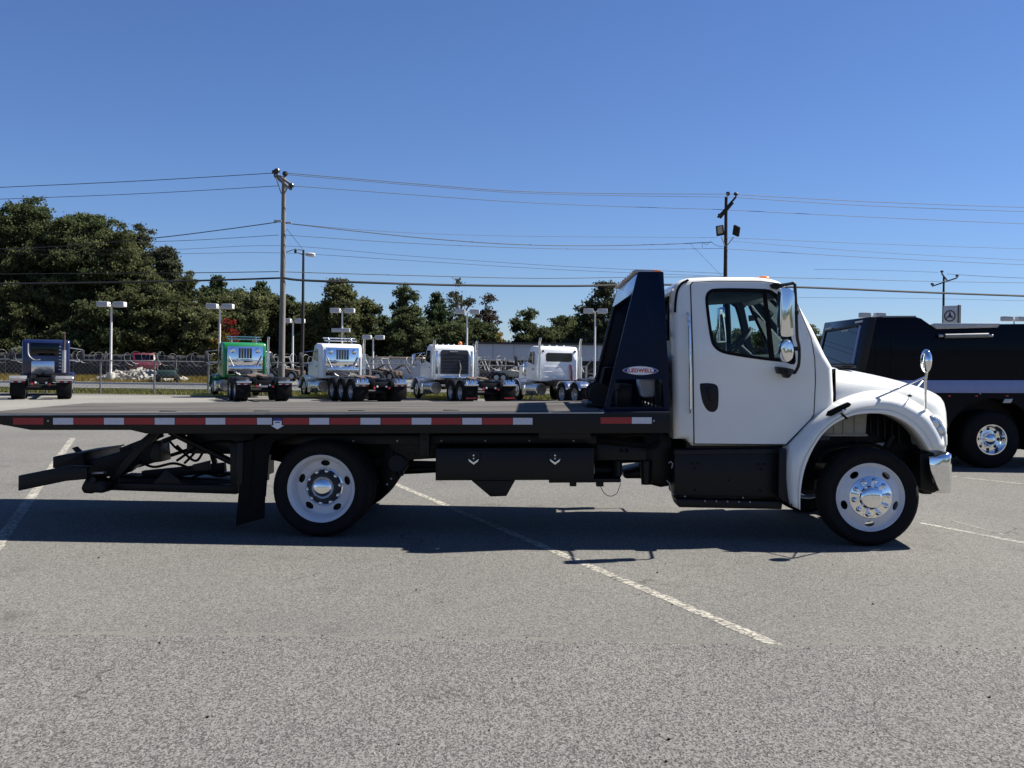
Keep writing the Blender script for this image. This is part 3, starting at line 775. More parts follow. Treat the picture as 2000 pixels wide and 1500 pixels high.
# brake chamber, shock and hoses ahead of the rear wheels
MB().cyl(S3(775, 905, 0.45), S3(775, 905, 0.70), 0.085, n=20).build('brake_chamber', 'black_steel', truck)
MB().cyl(S3(782, 930, 0.50), S3(772, 870, 0.55), 0.035, n=12).build('shock_absorber', 'black_plastic', truck)
prism('spring_hanger', 'black_steel', [(752, 868), (806, 866), (812, 893), (790, 920), (766, 955), (752, 960), (742, 930)], 0.62, 0.70, vref=0.6, bevel=0.006)
MB().tube([S3(800, 905, 0.6), S3(852, 906, 0.6)], 0.03, 8).build('exhaust_pipe', 'black_steel', truck)
for px, py in ((784, 902), (776, 918), (764, 935), (756, 946), (770, 885), (792, 880)):
    MB().lathe([(0, -0.010), (0.010, -0.008), (0.012, 0.003)], c=S3(px, py, 0.615), n=8).build('bolt_head', 'dull_steel', truck)

# ---- mud flap behind the rear wheels
fl = prism('mud_flap', 'black_rubber', [(472, 868), (528, 846), (580, 842), (580, 850), (534, 862), (527, 880), (519, 940), (516, 1012), (460, 1028), (466, 960), (471, 895)], 0.06, 0.075, vref=0.06, bevel=0.003)
MB().box((UR - 0.73, 1.22 + 0.9, 0.66), (0.012, 0.6, 0.72)).build('mud_flap', 'black_rubber', truck, bevel=0.003)
MB().box((UR - 0.70, 0.36, 0.66), (0.012, 0.62, 0.72), rot=(0, 0.06, 0)).build('mud_flap', 'black_rubber', truck, bevel=0.003)
prism('flap_bracket', 'black_steel', [(466, 866), (478, 862), (476, 945), (465, 950)], 0.05, 0.64, vref=0.1)

# ---- wheel lift (stinger) behind
L = []
def bar(name, p0, p1, w, h, v, v2=None, m='black_steel', bevel=0.006):
    MB().beam(S3(*p0, v), S3(*p1, v if v2 is None else v2), w, h).build(name, m, truck, bevel=bevel)
bar('lift_strut', (310, 838), (214, 944), 0.07, 0.075, 0.62)
bar('lift_strut', (318, 838), (222, 944), 0.07, 0.075, 1.82)
MB().cyl(S3(332, 843, 0.66), S3(452, 902, 0.66), 0.035, n=14).build('lift_cylinder', 'black_steel', truck)
MB().cyl(S3(332, 843, 1.78), S3(452, 902, 1.78), 0.035, n=14).build('lift_cylinder', 'black_steel', truck)
MB().cyl(S3(296, 852, 0.62), S3(230, 925, 0.62), 0.016, n=10).build('lift_rod', 'chrome', truck)
prism('lift_beam', 'black_steel', [(208, 944), (240, 943), (464, 948), (464, 965), (214, 957)], 0.58, 0.70, vref=0.6, bevel=0.008)
prism('lift_beam', 'black_steel', [(208, 944), (240, 943), (464, 948), (464, 965), (214, 957)], 1.74, 1.86, vref=0.6, bevel=0.008)
prism('gusset', 'black_steel', [(301, 944), (327, 915), (358, 944)], 0.57, 0.60, vref=0.6, bevel=0.003)
prism('gusset', 'black_steel', [(300, 868), (312, 866), (312, 900), (300, 902), (292, 890)], 0.60, 0.66, vref=0.6, bevel=0.003)
prism('gusset', 'black_steel', [(374, 908), (407, 900), (406, 919), (378, 921)], 0.62, 0.68, vref=0.6, bevel=0.003)
for (p0, p1, v, r) in (((165, 953), (178, 958), 0.56, 0.055), ((192, 955), (192, 955), 0.5, 0.06)):
    pass
prism('pivot_block', 'black_steel', [(165, 946), (172, 934), (182, 929), (196, 936), (212, 940), (214, 955), (205, 962), (188, 961), (183, 963), (168, 962), (163, 954)], 0.44, 0.68, vref=0.5, bevel=0.014)
MB().cyl(S3(196, 952, 0.36), S3(196, 952, 0.46), 0.035, n=16).build('pivot_pin', 'black_plastic', truck)
MB().cyl(S3(181, 937, 0.38), S3(181, 937, 0.46), 0.03, n=16).build('pivot_pin', 'black_plastic', truck)
# telescoping boom, angled cross arm and L-arm receivers
prism('lift_boom', 'black_steel', [(130, 912), (168, 900), (248, 877), (262, 872), (300, 862), (304, 905), (250, 912), (225, 930), (168, 940), (129, 939)], 1.08, 1.36, vref=0.9, bevel=0.008)
prism('cross_arm', 'black_steel', [(35.5, 929), (104, 915.5), (132, 911), (170, 913), (170, 936), (129, 939.5), (35, 959)], 0.30, 0.46, vref=0.3, bevel=0.008)
prism('cross_arm', 'black_steel', [(103, 893), (112, 890), (160, 884), (169, 882), (170, 885), (163, 887), (163, 900), (168, 912), (120, 916), (103, 914)], 1.0, 2.0, vref=1.0, bevel=0.006)
prism('arm_lug', 'black_steel', [(115, 880), (123, 877), (135, 888), (128, 894)], 1.5, 1.56, vref=1.2, bevel=0.004)
prism('arm_tongue', 'dull_steel', [(175, 923), (202, 922), (202, 925), (175, 926)], 0.40, 0.48, vref=0.4, bevel=0.001)
bar('boom_brace', (262, 878), (300, 846), 0.05, 0.06, 1.0)
bar('boom_brace', (236, 880), (318, 848), 0.06, 0.06, 1.3)
bar('boom_brace', (318, 862), (372, 842), 0.05, 0.05, 0.9)
bar('boom_brace', (270, 910), (400, 868), 0.05, 0.04, 1.5)
bar('boom_brace', (280, 928), (440, 912), 0.10, 0.10, 1.22)
bar('boom_brace', (238, 935), (465, 940), 0.5, 0.08, 1.22)
bar('boom_brace', (404, 850), (420, 905), 0.06, 0.05, 1.25)
bar('boom_brace', (440, 845), (467, 866), 0.06, 0.06, 0.9)
for i, (pts, v) in enumerate([([(345, 870), (380, 900), (398, 880), (412, 850)], 0.8), ([(360, 905), (375, 890), (388, 872), (392, 850)], 1.1), ([(330, 860), (352, 880), (390, 878), (430, 868)], 1.4),
                              ([(370, 935), (400, 925), (430, 930), (462, 922)], 0.9), ([(345, 900), (395, 868), (440, 862), (470, 868)], 0.75), ([(270, 900), (300, 912), (340, 905), (372, 915)], 0.75)]):
    MB().tube(spline([S3(x, y, v) for x, y in pts], 6, False), 0.014, 8).build('hydraulic_hose', 'black_rubber', truck)
prism('tail_plate', 'black_steel', [(452, 866), (472, 862), (472, 950), (452, 945)], 0.55, 1.9, vref=0.6)
# ---- cab
CV0, CV1 = 0.17, 2.27
BELT = S(1450, 700, CV0)[1]
def tumble(o):
    """lean the cab sides in above the belt line"""
    bm = bmesh.new(); bm.from_mesh(o.data)
    for k in range(7):
        z = BELT + 0.02 + k * 0.13
        bmesh.ops.bisect_plane(bm, geom=bm.verts[:] + bm.edges[:] + bm.faces[:], plane_co=(0, 0, z), plane_no=(0, 0, 1))
    for v in bm.verts:
        t = max(0.0, v.co.z - BELT)
        k = 0.10 * (t / 0.75) ** 1.35
        v.co.y += k if v.co.y < VC else -k
    bm.to_mesh(o.data); bm.free()
    o.data.shade_smooth(); o.data.set_sharp_from_angle(angle=math.radians(30))
    return o
def weighted(o):
    m_ = o.modifiers.new('normals', 'WEIGHTED_NORMAL'); m_.keep_sharp = True; return o

cab_px = [(1316.5, 858), (1314, 760), (1312, 660), (1311.5, 592), (1312.2, 578), (1314.5, 566), (1319, 556.5), (1326, 549), (1335, 544), (1347, 540.8), (1370, 539), (1400, 538.2), (1478, 538.4), (1498, 539.6), (1514, 542.3), (1527, 546.5), (1538, 553.5), (1548, 565.5),
          (1560, 584), (1590, 640), (1614, 693), (1628, 717), (1631, 770), (1630, 806), (1592, 818), (1536, 871), (1352, 871), (1341, 858)]
cab_poly = SP(cab_px, CV0)
c_out = MB()
RF = 0.07; rings_ = []
for side_ in (0, 1):
    ks = range(6) if side_ == 0 else range(5, -1, -1)
    for k in ks:
        a_ = math.pi / 2 * k / 5
        dv = RF * (1 - math.sin(a_)) if False else RF * (1 - math.cos(a_)); di = RF * (1 - math.sin(a_))
        rings_.append([c_out.bm.verts.new((p.x, CV0 + dv if side_ == 0 else CV1 - dv, p.y)) for p in inset(cab_poly, di)])
for r0, r1 in zip(rings_, rings_[1:]):
    for i in range(len(r0)): c_out.bm.faces.new((r0[i], r0[(i + 1) % len(r0)], r1[(i + 1) % len(r0)], r1[i]))
c_out.bm.faces.new(rings_[0]); c_out.bm.faces.new(rings_[-1])
cab = c_out.build('cab', 'white_paint', truck)
inner = cutter(MB().prism(inset(cab_poly, 0.05), CV0 + 0.055, CV1 - 0.055))
win_px = [(1380.5, 590), (1382, 575), (1389, 566.5), (1402, 563), (1448, 562.5), (1500, 564.5), (1515, 570), (1525, 583), (1541, 640), (1553, 706), (1529, 706.5), (1477, 700.5), (1426, 692.5), (1407, 687), (1396, 678.5), (1389.5, 666), (1384, 630)]
win = [Vector(p) for p in SP(win_px, CV0)]
win_s = spline(win, 4)
ws_px0, ws_px1 = (1549, 574), (1616, 706)
side_cut = cutter(MB().prism([(p.x, p.y) for p in win_s], CV0 - 0.2, CV0 + 0.25))
side_cut2 = cutter(MB().prism([(p.x, p.y) for p in win_s], CV1 - 0.25, CV1 + 0.2))
A, B = Vector(S(*ws_px0, CV0)), Vector(S(*ws_px1, CV0)); nrm = Vector((-(B - A).y, (B - A).x)).normalized(); nrm = nrm if nrm.x > 0 else -nrm
front_cut = cutter(MB().prism([(A - nrm * .2), (B - nrm * .2), (B + nrm * .2), (A + nrm * .2)], CV0 + 0.13, CV1 - 0.09))
rz0, rz1 = S(1305, 662, 0.4)[1], S(1305, 582, 0.4)[1]
ub = S(1313, 620, CV0)[0]
rear_cut = cutter(MB().box((ub, VC, (rz0 + rz1) / 2), (0.3, 1.72, rz1 - rz0)))
boolean(cab, [inner, side_cut, side_cut2, front_cut, rear_cut])
tumble(cab); weighted(cab)

# door: dark gap, skin, window seal, glass, handle
door_px = [(1356.5, 866), (1355, 760), (1353, 640), (1352.5, 556), (1356, 551), (1400, 548.5), (1490, 549), (1526, 553), (1546, 567), (1559, 592), (1584, 660), (1590, 700), (1591.5, 742), (1588.5, 808), (1584, 817), (1534.5, 867.5)]
def side_piece(name, material, poly, v0, v1, parent, hole=None, bevel=0.0, far=False, tum=True):
    if far: v0, v1 = WID - v1, WID - v0
    o = MB().prism(poly, v0, v1).build(name, material, parent, bevel=bevel)
    if hole is not None:
        c = cutter(MB().prism(hole, min(v0, v1) - 0.05, max(v0, v1) + 0.05)); boolean(o, [c])
    if tum: tumble(o)
    return o
def ring_piece(name, material, outer_, inner_, v0, v1, parent, far=False):
    if far: v0, v1 = WID - v1, WID - v0
    mb = MB(); n_ = len(outer_)
    R_ = [[mb.bm.verts.new((p[0], v, p[1])) for p in poly] for poly, v in ((outer_, v0), (outer_, v1), (inner_, v1), (inner_, v0))]
    for q in range(4):
        for i in range(n_): mb.bm.faces.new((R_[q][i], R_[q][(i + 1) % n_], R_[(q + 1) % 4][(i + 1) % n_], R_[(q + 1) % 4][i]))
    o = mb.build(name, material, parent); tumble(o); return o
for far in (False, True):
    dp = SP(door_px, CV0)
    ring_piece('door_gap', 'black_rubber', inset(dp, -0.010), inset(dp, 0.02), CV0 - 0.003, CV0 + 0.03, truck, far)
    door = side_piece('door', 'white_paint', dp, CV0 - 0.007, CV0 + 0.02, truck, hole=[(p.x, p.y) for p in win_s], bevel=0.003, far=far)
    weighted(door)
    ring_piece('window_seal', 'black_rubber', [(p.x, p.y) for p in inset(win_s, -0.004)], [(p.x, p.y) for p in inset(win_s, 0.026)], CV0 - 0.011, CV0 + 0.03, door, far)
    gm = MB(); gv = CV0 + 0.006 if not far else WID - CV0 - 0.006
    gm.bm.faces.new([gm.bm.verts.new((p.x, gv, p.y)) for p in inset(win_s, 0.02)])
    tumble(gm.build('window_glass', 'cab_glass', door))
    trim_ = side_piece('door_trim', 'grey_interior', [(p.x, p.y) for p in inset(cab_poly, 0.075)], CV0 + 0.058, CV0 + 0.07, door, hole=[(p.x, p.y) for p in inset(win_s, 0.012)], far=far)
    bp = SP([(1493, 563), (1500, 563), (1513, 705), (1503, 704)], CV0)
    side_piece('window_divider', 'black_rubber', bp, CV0 - 0.008, CV0 + 0.02, door, far=far)
    hp = spline([Vector(p) for p in SP([(1366.5, 752), (1372, 748.5), (1388, 748.5), (1399, 752), (1403, 762), (1403, 785), (1401, 798), (1394, 804.5), (1384, 803), (1376, 794), (1370, 778)], CV0)], 3)
    if not far:
        side_piece('door_handle', 'black_plastic', [(p.x, p.y) for p in hp], CV0 - 0.010, CV0 + 0.0, door, bevel=0.003)
        hb = SP([(1380, 758), (1393, 757), (1395, 782), (1386, 783)], CV0)
        side_piece('door_handle', 'black_plastic', hb, CV0 - 0.030, CV0 - 0.011, door, bevel=0.008, tum=False)
rs = MB().tube(spline([S3(1319, 610, 0.2), S3(1321, 585, 0.2), S3(1325, 566, 0.2), S3(1333, 553, 0.2), S3(1347, 545.5, 0.2)], 5, False), 0.012, 8).build('roof_seal', 'black_rubber', truck); tumble(rs)
rs.location.y = -0.03
# on the far side the windscreen wraps round ahead of the door; seen through the cab
wrap = SP([(1537, 580), (1547, 572), (1560, 592), (1590, 650), (1608, 698), (1562, 701), (1552, 640)], CV0)
for o in [o for o in truck.children if o.name.split('.')[0] in ('cab', 'door', 'door_gap')] + [d for o in truck.children for d in o.children if d.name.split('.')[0] == 'door_trim']:
    if o.name.split('.')[0] == 'cab' or max(v.co.y for v in o.data.vertices) > VC:
        c = cutter(MB().prism(wrap, WID - CV0 - 0.22, WID - CV0 + 0.1)); boolean(o, [c])
gm = MB(); gm.bm.faces.new([gm.bm.verts.new((p[0], WID - CV0 - 0.02, p[1])) for p in wrap]); tumble(gm.build('windscreen_corner', 'cab_glass', truck))
# cowl crease line: the black shut line in front of the door belongs to the door gap; grab handle behind it
gh = MB().tube([S3(1344.5, 612, CV0) + Vector((0, -0.002, 0)), S3(1345, 620, CV0) + Vector((0, -0.045, 0)), S3(1345.5, 640, CV0) + Vector((0, -0.05, 0)), S3(1347, 780, CV0) + Vector((0, -0.05, 0)), S3(1347, 798, CV0) + Vector((0, -0.045, 0)), S3(1347, 806, CV0)], 0.013, 10)
gho = gh.build('grab_handle', 'chrome', truck); tumble(gho)
# drip rail over the door, marker lamps, windscreen, wipers
for v in (0.62, 0.95, 1.22, 1.49, 1.82):
    p = S3(1503, 539, CV0); MB().sphere((p.x, v, p.z + 0.0), 0.045, 14, (1.35, 0.8, 0.7)).build('marker_lamp', 'amber', truck)
p = S3(1503, 540, CV0); MB().sphere((p.x, 0.40, p.z - 0.004), 0.045, 14, (1.35, 0.8, 0.7)).build('marker_lamp', 'amber', truck)
wm = MB(); A2, B2 = A - nrm * 0.015, B - nrm * 0.015
wm.grid([[(A2.x + 0.0, v, A2.y) for v in (CV0 + 0.10, VC, CV1 - 0.10)], [(B2.x, v, B2.y) for v in (CV0 + 0.10, VC, CV1 - 0.10)]])
ws = wm.build('windscreen', 'cab_glass', truck); tumble(ws)
wsl = MB().prism([A + nrm * .003, B + nrm * .003, B - nrm * .03, A - nrm * .03], CV0 + 0.105, CV0 + 0.135).build('windscreen_seal', 'black_rubber', truck); tumble(wsl)
wsl = MB().prism([A + nrm * .003, B + nrm * .003, B - nrm * .03, A - nrm * .03], CV1 - 0.135, CV1 - 0.105).build('windscreen_seal', 'black_rubber', truck); tumble(wsl)
for v in (0.7, 1.5):
    MB().tube([(B.x + .02, v, B.y - 0.005), (B.x - 0.25, v + 0.45, B.y + 0.46)], 0.008, 6).build('wiper', 'black_plastic', truck)
MB().box((ub + 0.02, VC, (rz0 + rz1) / 2), (0.006, 1.74, rz1 - rz0 + 0.02)).build('rear_window', 'dark_glass', truck)
rim_ = MB()
for s_ in (-1, 1): rim_.box((ub - 0.005, VC + s_ * 0.86, (rz0 + rz1) / 2), (0.03, 0.03, rz1 - rz0 + 0.03))
for z_ in (rz0, rz1): rim_.box((ub - 0.005, VC, z_), (0.03, 1.69, 0.03))
rim_.build('rear_window_seal', 'black_rubber', truck)
# interior
fl_z = S(1400, 866, CV0)[1]
MB().box((S(1470, 860, 1)[0], VC, fl_z + 0.06), (1.2, 1.9, 0.04)).build('cab_floor', 'dark_interior', truck)
MB().prism(SP([(1516, 700), (1535, 690), (1600, 704), (1612, 760), (1540, 800), (1520, 740)], 0.6), CV0 + 0.09, CV1 - 0.09).build('dashboard', 'dark_interior', truck, bevel=0.03, seg=3)
for v in (0.42, 1.52):
    st = MB().prism(SP([(1402, 778), (1398, 762), (1470, 754), (1478, 772), (1470, 782)], 0.5), v, v + 0.5).build('seat', 'grey_interior', truck, bevel=0.04, seg=3)
    MB().prism(SP([(1370, 690), (1384, 684), (1398, 700), (1420, 765), (1400, 772)], 0.5), v + 0.02, v + 0.48).build('seat_back', 'grey_interior', st, bevel=0.04, seg=3)
    MB().prism(SP([(1368, 668), (1380, 664), (1386, 684), (1374, 688)], 0.5), v + 0.11, v + 0.39).build('head_rest', 'grey_interior', st, bevel=0.03, seg=3)
sw = S3(1440, 672, 1.77)
mb = MB(); ringp = []
ax = Vector((-0.75, 0, 0.66)).normalized(); e1 = Vector((0, 1, 0)); e2 = ax.cross(e1)
ringp = [sw + (e1 * math.cos(t) + e2 * math.sin(t)) * 0.225 for t in [2 * math.pi * k / 32 for k in range(33)]]
mb.tube(ringp, 0.016, 8); mb.tube([sw - ax * 0.02, sw - ax * 0.6], 0.03, 8)
for t in (0.3, 2.6, 4.7): mb.tube([sw - ax * .03, sw + (e1 * math.cos(t) + e2 * math.sin(t)) * 0.22], 0.014, 6)
mb.build('steering_wheel', 'dark_interior', truck)
MB().prism(SP([(1380, 572), (1395, 563), (1500, 563), (1520, 570), (1520, 574), (1400, 582)], 0.6), CV0 + 0.20, CV1 - 0.20).build('headliner', 'grey_interior', truck, bevel=0.01)
MB().box(S3(1424, 632, 0.5) + Vector((0, CV1 - 0.5 - 0.16, 0)), (0.05, 0.04, 0.42), rot=(0, 0.3, 0)).build('pillar_trim', 'grey_interior', truck, bevel=0.01)
stk = S3(1467, 622, CV0); q_ = S3(1470, 621, CV1 - 0.11)
MB().box(q_, (0.10, 0.002, 0.07), rot=(0, -0.12, 0)).build('window_sticker', 'brown_leather', truck)
# sun visors folded down behind the windscreen
MB().box((S(1512, 578, .6)[0], 0.75, S(1512, 576, .6)[1]), (0.12, 0.5, 0.02), rot=(0, 0.25, 0)).build('sun_visor', 'grey_interior', truck, bevel=0.006)

# ---- hood
def top_at(x):
    T = [(1600, 708), (1629, 714.5), (1653, 716), (1693, 723), (1733, 732), (1767, 741), (1797, 751), (1822, 761), (1836, 770), (1842, 778), (1845, 792), (1846.5, 812), (1847, 828)]
    for (a_, b_), (c_, d_) in zip(T, T[1:]):
        if a_ <= x <= c_: return b_ + (d_ - b_) * (x - a_) / (c_ - a_)
    return T[-1][1]
rows = []; xs = [1629.5, 1634, 1645, 1660, 1680, 1700, 1725, 1750, 1775, 1795, 1812, 1824, 1833, 1839, 1843, 1845.5, 1847]
u0 = S(1632, 720, 0.5)[0]; u1 = S(1847, 720, 0.9)[0]
hood_side = []
def wb_at(x):
    T = [(1600, 806), (1629, 802), (1653, 787), (1693, 777), (1733, 774), (1770, 780), (1805, 800), (1829, 816), (1847, 845)]
    for (a_, b_), (c_, d_) in zip(T, T[1:]):
        if a_ <= x <= c_: return b_ + (d_ - b_) * (x - a_) / (c_ - a_)
    return T[-1][1]
for x in xs:
    t = (x - 1629.5) / (1847 - 1629.5)
    b = 0.985 - 0.30 * t ** 1.2
    b *= 1.0 if x < 1824 else 1 - 0.16 * ((x - 1824) / 23) ** 2
    u = S(x, 740, VC - b + 0.04)[0]; wt = S(x, top_at(x), 0.6)[1]
    wb = S(x, wb_at(x), VC - b)[1]
    nexp = 3.5
    row = []
    for k in range(33):
        ph = math.pi * k / 32
        c_, s_ = math.cos(ph), math.sin(ph)
        cv = math.copysign(abs(c_) ** (2 / nexp), c_)
        row.append((u + 0.13 * t ** 3 * (1 - abs(cv) ** 2.2), VC - b * cv, wb + (wt - wb) * abs(s_) ** (2 / nexp)))
    rows.append(row)
mb = MB().grid(rows)
last = [v for v in mb.bm.verts][-33:]
mb.bm.faces.new(last)
hood = mb.build('hood', 'white_paint', truck, angle=40)
# shut line between hood and cab
prism('hood_gap', 'black_rubber', [(1628.5, 721), (1631.5, 720), (1632, 790), (1628.5, 792)], 0.222, 0.30, vref=0.235, bevel=0.0)
# cowl grille and hood latch pads
MB().prism(SP([(1627, 716.5), (1634, 713.0), (1656, 714.2), (1658, 718), (1630, 719)], 0.8), 0.55, 1.9, ).build('cowl_vent', 'black_plastic', truck, bevel=0.006)
# front fascia with grille
uf = S(1846, 800, 0.5)[0]
MB().prism([(uf - 0.20, 0.80), (uf - 0.02, 0.80), (uf + 0.0, 0.95), (uf - 0.015, 1.17), (uf - 0.06, 1.26), (uf - 0.20, 1.26)], 0.42, 2.02).build('front_fascia', 'white_paint', truck, bevel=0.05, seg=4)
gr = MB().box((uf + 0.085, VC, 1.12), (0.06, 0.80, 0.36)).build('grille', 'black_plastic', truck, bevel=0.01)
for k in range(6): MB().box((uf + 0.121, VC, 0.98 + k * 0.056), (0.014, 0.76, 0.022)).build('grille_slat', 'chrome', gr, bevel=0.003)

# ---- fenders
arch = [(1563, 996), (1563.5, 963), (1570, 923), (1583, 887), (1603, 853), (1627, 830), (1660, 813.5), (1693, 808), (1727, 809), (1753, 817), (1780, 834), (1800, 857), (1814, 880)]
outer = [(1541, 985), (1534, 935), (1535, 877), (1560, 846), (1590, 815), (1627, 789), (1653, 777), (1693, 766), (1733, 762), (1770, 768), (1805, 787), (1829, 804), (1844, 830), (1853, 853), (1853, 874)]
NA = 44
Aq = resample(spline([Vector((x, y, 0)) for x, y in arch], 5, False), NA)
Bq = resample(spline([Vector((x, y, 0)) for x, y in outer], 5, False), NA)
def fender(far):
    rows = []
    for i, (a_, b_) in enumerate(zip(Aq, Bq)):
        t = i / (NA - 1)
        pa = Vector(S(a_.x, a_.y, 0.0)); pb = Vector(S(b_.x, b_.y, 0.10))
        crown = 1 - max(0.0, 1 - t / 0.30) ** 2          # flat skirt behind the wheel, full bulge over it
        inw = 0.10 + 0.36 * crown
        sec = [(0.0, 0.26), (0.0, 0.010), (0.02, -0.010), (0.15, -0.016), (0.18, 0.004), (0.35, -0.016 * crown), (0.58, 0.004), (0.78, 0.05 * crown + 0.012), (0.90, 0.12 * crown + 0.03), (0.97, 0.22 * crown + 0.05), (1.0, inw)]
        row = []
        for f_, v_ in sec:
            p = pa.lerp(pb, f_)
            row.append((p.x, (WID - v_) if far else v_, p.y))
        rows.append(row)
    mb = MB().grid(rows)
    o = mb.build('fender', 'white_paint', truck, angle=50)
    sd = o.modifiers.new('shell', 'SOLIDIFY'); sd.thickness = 0.006; sd.offset = -1 if not far else 1
    return o
fender(False); fender(True)
# bumper-side corner of the nose closes the front of each fender
for far in (False, True):
    pts = SP([(1838, 822), (1846, 829), (1853, 850), (1853.5, 874), (1822, 879), (1818, 862)], 0.05)
    v0, v1 = (0.06, 0.60) if not far else (WID - 0.60, WID - 0.06)
    MB().prism(pts, v0, v1).build('nose_corner', 'white_paint', truck, bevel=0.035, seg=4)
    # headlamp
    c = S3(1835.5, 833, 0.02)
    hl = spline([Vector(S(x, y, 0.02)) for x, y in [(1817, 815), (1823, 813), (1834, 820), (1844, 835), (1847, 847), (1840, 850), (1829, 846), (1820, 831)]], 4)
    v0, v1 = (0.022, 0.12) if not far else (WID - 0.12, WID - 0.022)
    h_ = MB().prism([(p.x, p.y) for p in hl], v0, v1).build('headlamp', 'headlamp_lens', truck, bevel=0.014, seg=3)
    hi = inset(hl, 0.018)
    if not far:
        MB().prism([(p.x, p.y) for p in inset(hl, -0.006)], 0.030, 0.07).build('headlamp_bezel', 'dull_steel', h_)
        for pts_ in ([(1822, 821), (1828, 819), (1834, 829), (1830, 836), (1824, 830)], [(1832, 838), (1837, 832), (1843, 842), (1841, 847), (1835, 845)]):
            q_ = spline([Vector(S(x, y, 0.022)) for x, y in pts_], 4)
            MB().prism([(p.x, p.y) for p in q_], 0.0195, 0.03).build('headlamp_reflector', 'polished_steel', h_, bevel=0.004)
# turn lamp on the fender, hood latch
MB().sphere(S3(1721, 791, 0.0) + Vector((0, 0.006, 0)), 0.042, 16, (1.15, 0.35, 0.62)).build('turn_lamp', 'clear_lens', truck)
lt_ = prism('hood_latch', 'black_rubber', [(1612, 812), (1616, 803), (1634, 794), (1655, 785), (1662, 789), (1658, 794), (1640, 803), (1622, 813)], -0.028, 0.004, vref=0.0, bevel=0.008)
prism('latch_pull', 'chrome', [(1642, 800), (1646, 799), (1653, 806), (1649, 808)], -0.036, -0.026, vref=0.0, parent=lt_, bevel=0.003)
for px, py in ((1546, 986), (1556, 989)):
    MB().lathe([(0, -0.006), (0.007, -0.004), (0.008, 0.004)], c=S3(px, py, 0.012), n=8).build('screw', 'black_plastic', truck)
prism('fender_seam', 'black_rubber', [(1640, 808), (1643, 806), (1656, 817), (1652, 819)], -0.016, 0.05, vref=0.0, bevel=0.0)

# ---- inside the wheel arch
prism('splash_panel', 'tan_plastic', [(1600, 812), (1693, 806), (1690, 850), (1596, 850)], 0.34, 0.40, vref=0.35, bevel=0.006)
for px in (1628, 1646, 1668): MB().prism(SP([(px, 812), (px + 3, 812), (px + 3, 849), (px, 849)], 0.34), 0.325, 0.345).build('panel_rib', 'tan_plastic', truck, bevel=0.004)
MB().prism(SP([(1590, 848), (1694, 848), (1694, 852), (1590, 852)], 0.33), 0.32, 0.40).build('panel_rib', 'tan_plastic', truck, bevel=0.003)
prism('engine_block', 'black_steel', [(1640, 820), (1800, 815), (1815, 850), (1800, 930), (1620, 920)], 0.75, 1.7, vref=0.8, bevel=0.03)
prism('inner_liner', 'black_plastic', [(1570, 850), (1640, 812), (1700, 803), (1762, 812), (1812, 870), (1815, 905), (1600, 905)], 0.62, 0.66, vref=0.5)
for i in range(5):
    prism('liner_rib', 'black_plastic', [(1700 + i * 14, 812), (1704 + i * 14, 812), (1704 + i * 14, 850 + i * 5), (1700 + i * 14, 846 + i * 5)], 0.52, 0.56, vref=0.5, bevel=0.004)
MB().tube(spline([S3(1600, 905, 0.4), S3(1606, 885, 0.42), S3(1640, 872, 0.45), S3(1700, 868, 0.5), S3(1735, 880, 0.5)], 5, False), 0.02, 8).build('steering_link', 'black_steel', truck)
prism('heat_shield', 'dull_steel', [(1700, 868), (1735, 864), (1738, 880), (1722, 886)], 0.55, 0.6, vref=0.5)
MB().cyl(S3(1672, 860, 0.55), S3(1690, 950, 0.5), 0.03, n=12).build('shock_absorber', 'black_plastic', truck)
MB().cyl(S3(1745, 850, 0.55), S3(1700, 930, 0.6), 0.045, n=12).build('steering_gear', 'black_steel', truck)
# ---- front bumper
bp = [(1817, 893), (1866, 884), (1866, 892), (1862, 950), (1857, 961), (1830, 966), (1824, 940), (1819, 915)]
bz = SP(bp, 0.03)
mb = MB()
sect = [(0.0, bz)]
rows = []
u_b = S(1866, 920, 0.0)[0]; z1 = S(1840, 889, 0.0)[1]; z0 = S(1840, 964, 0.0)[1]
plan = [(u_b - 0.235, 0.035), (u_b - 0.12, 0.012), (u_b - 0.05, 0.015), (u_b - 0.012, 0.06), (u_b + 0.012, 0.20), (u_b + 0.04, 0.6), (u_b + 0.05, VC), (u_b + 0.04, WID - 0.6), (u_b + 0.012, WID - 0.20), (u_b - 0.012, WID - 0.06), (u_b - 0.05, WID - 0.015), (u_b - 0.12, WID - 0.012), (u_b - 0.235, WID - 0.035)]
for i, (u, v) in enumerate(plan):
    k = min(i, len(plan) - 1 - i); tp = [0.17, 0.08, 0.04, 0.01, 0, 0, 0][min(k, 6)]
    dzu = -0.035 if k == 0 else (-0.012 if k == 1 else 0)
    nx = 0.0; ins = 0.03 if v < VC else -0.03
    c_ = Vector((u - u_b + 0.4, v - VC)).normalized() * 0.035
    rows.append([(u - c_.x * 1.2, v - c_.y * 1.2, z1 + 0.008 + dzu), (u - c_.x * 0.5, v - c_.y * .5, z1 + 0.012 + dzu), (u - c_.x * .12, v - c_.y * .12, z1 + dzu), (u, v, z1 - 0.03 + dzu), (u - tp * 0.1, v, z1 - 0.12), (u + tp * 0.25, v + ins * 0.1, z0 + 0.09), (u + tp * 0.4, v + ins * .5, z0 + 0.03), (u + tp * 0.45 - c_.x * .4, v + ins, z0)])
bm_ = MB().grid(rows).build('front_bumper', 'chrome', truck, angle=45)
sd = bm_.modifiers.new('shell', 'SOLIDIFY'); sd.thickness = 0.005; sd.offset = 0
prism('bumper_bracket', 'black_steel', [(1797, 885), (1825, 884), (1829, 905), (1836, 960), (1822, 963), (1797, 955)], 0.2, 0.5, vref=0.2, bevel=0.01)
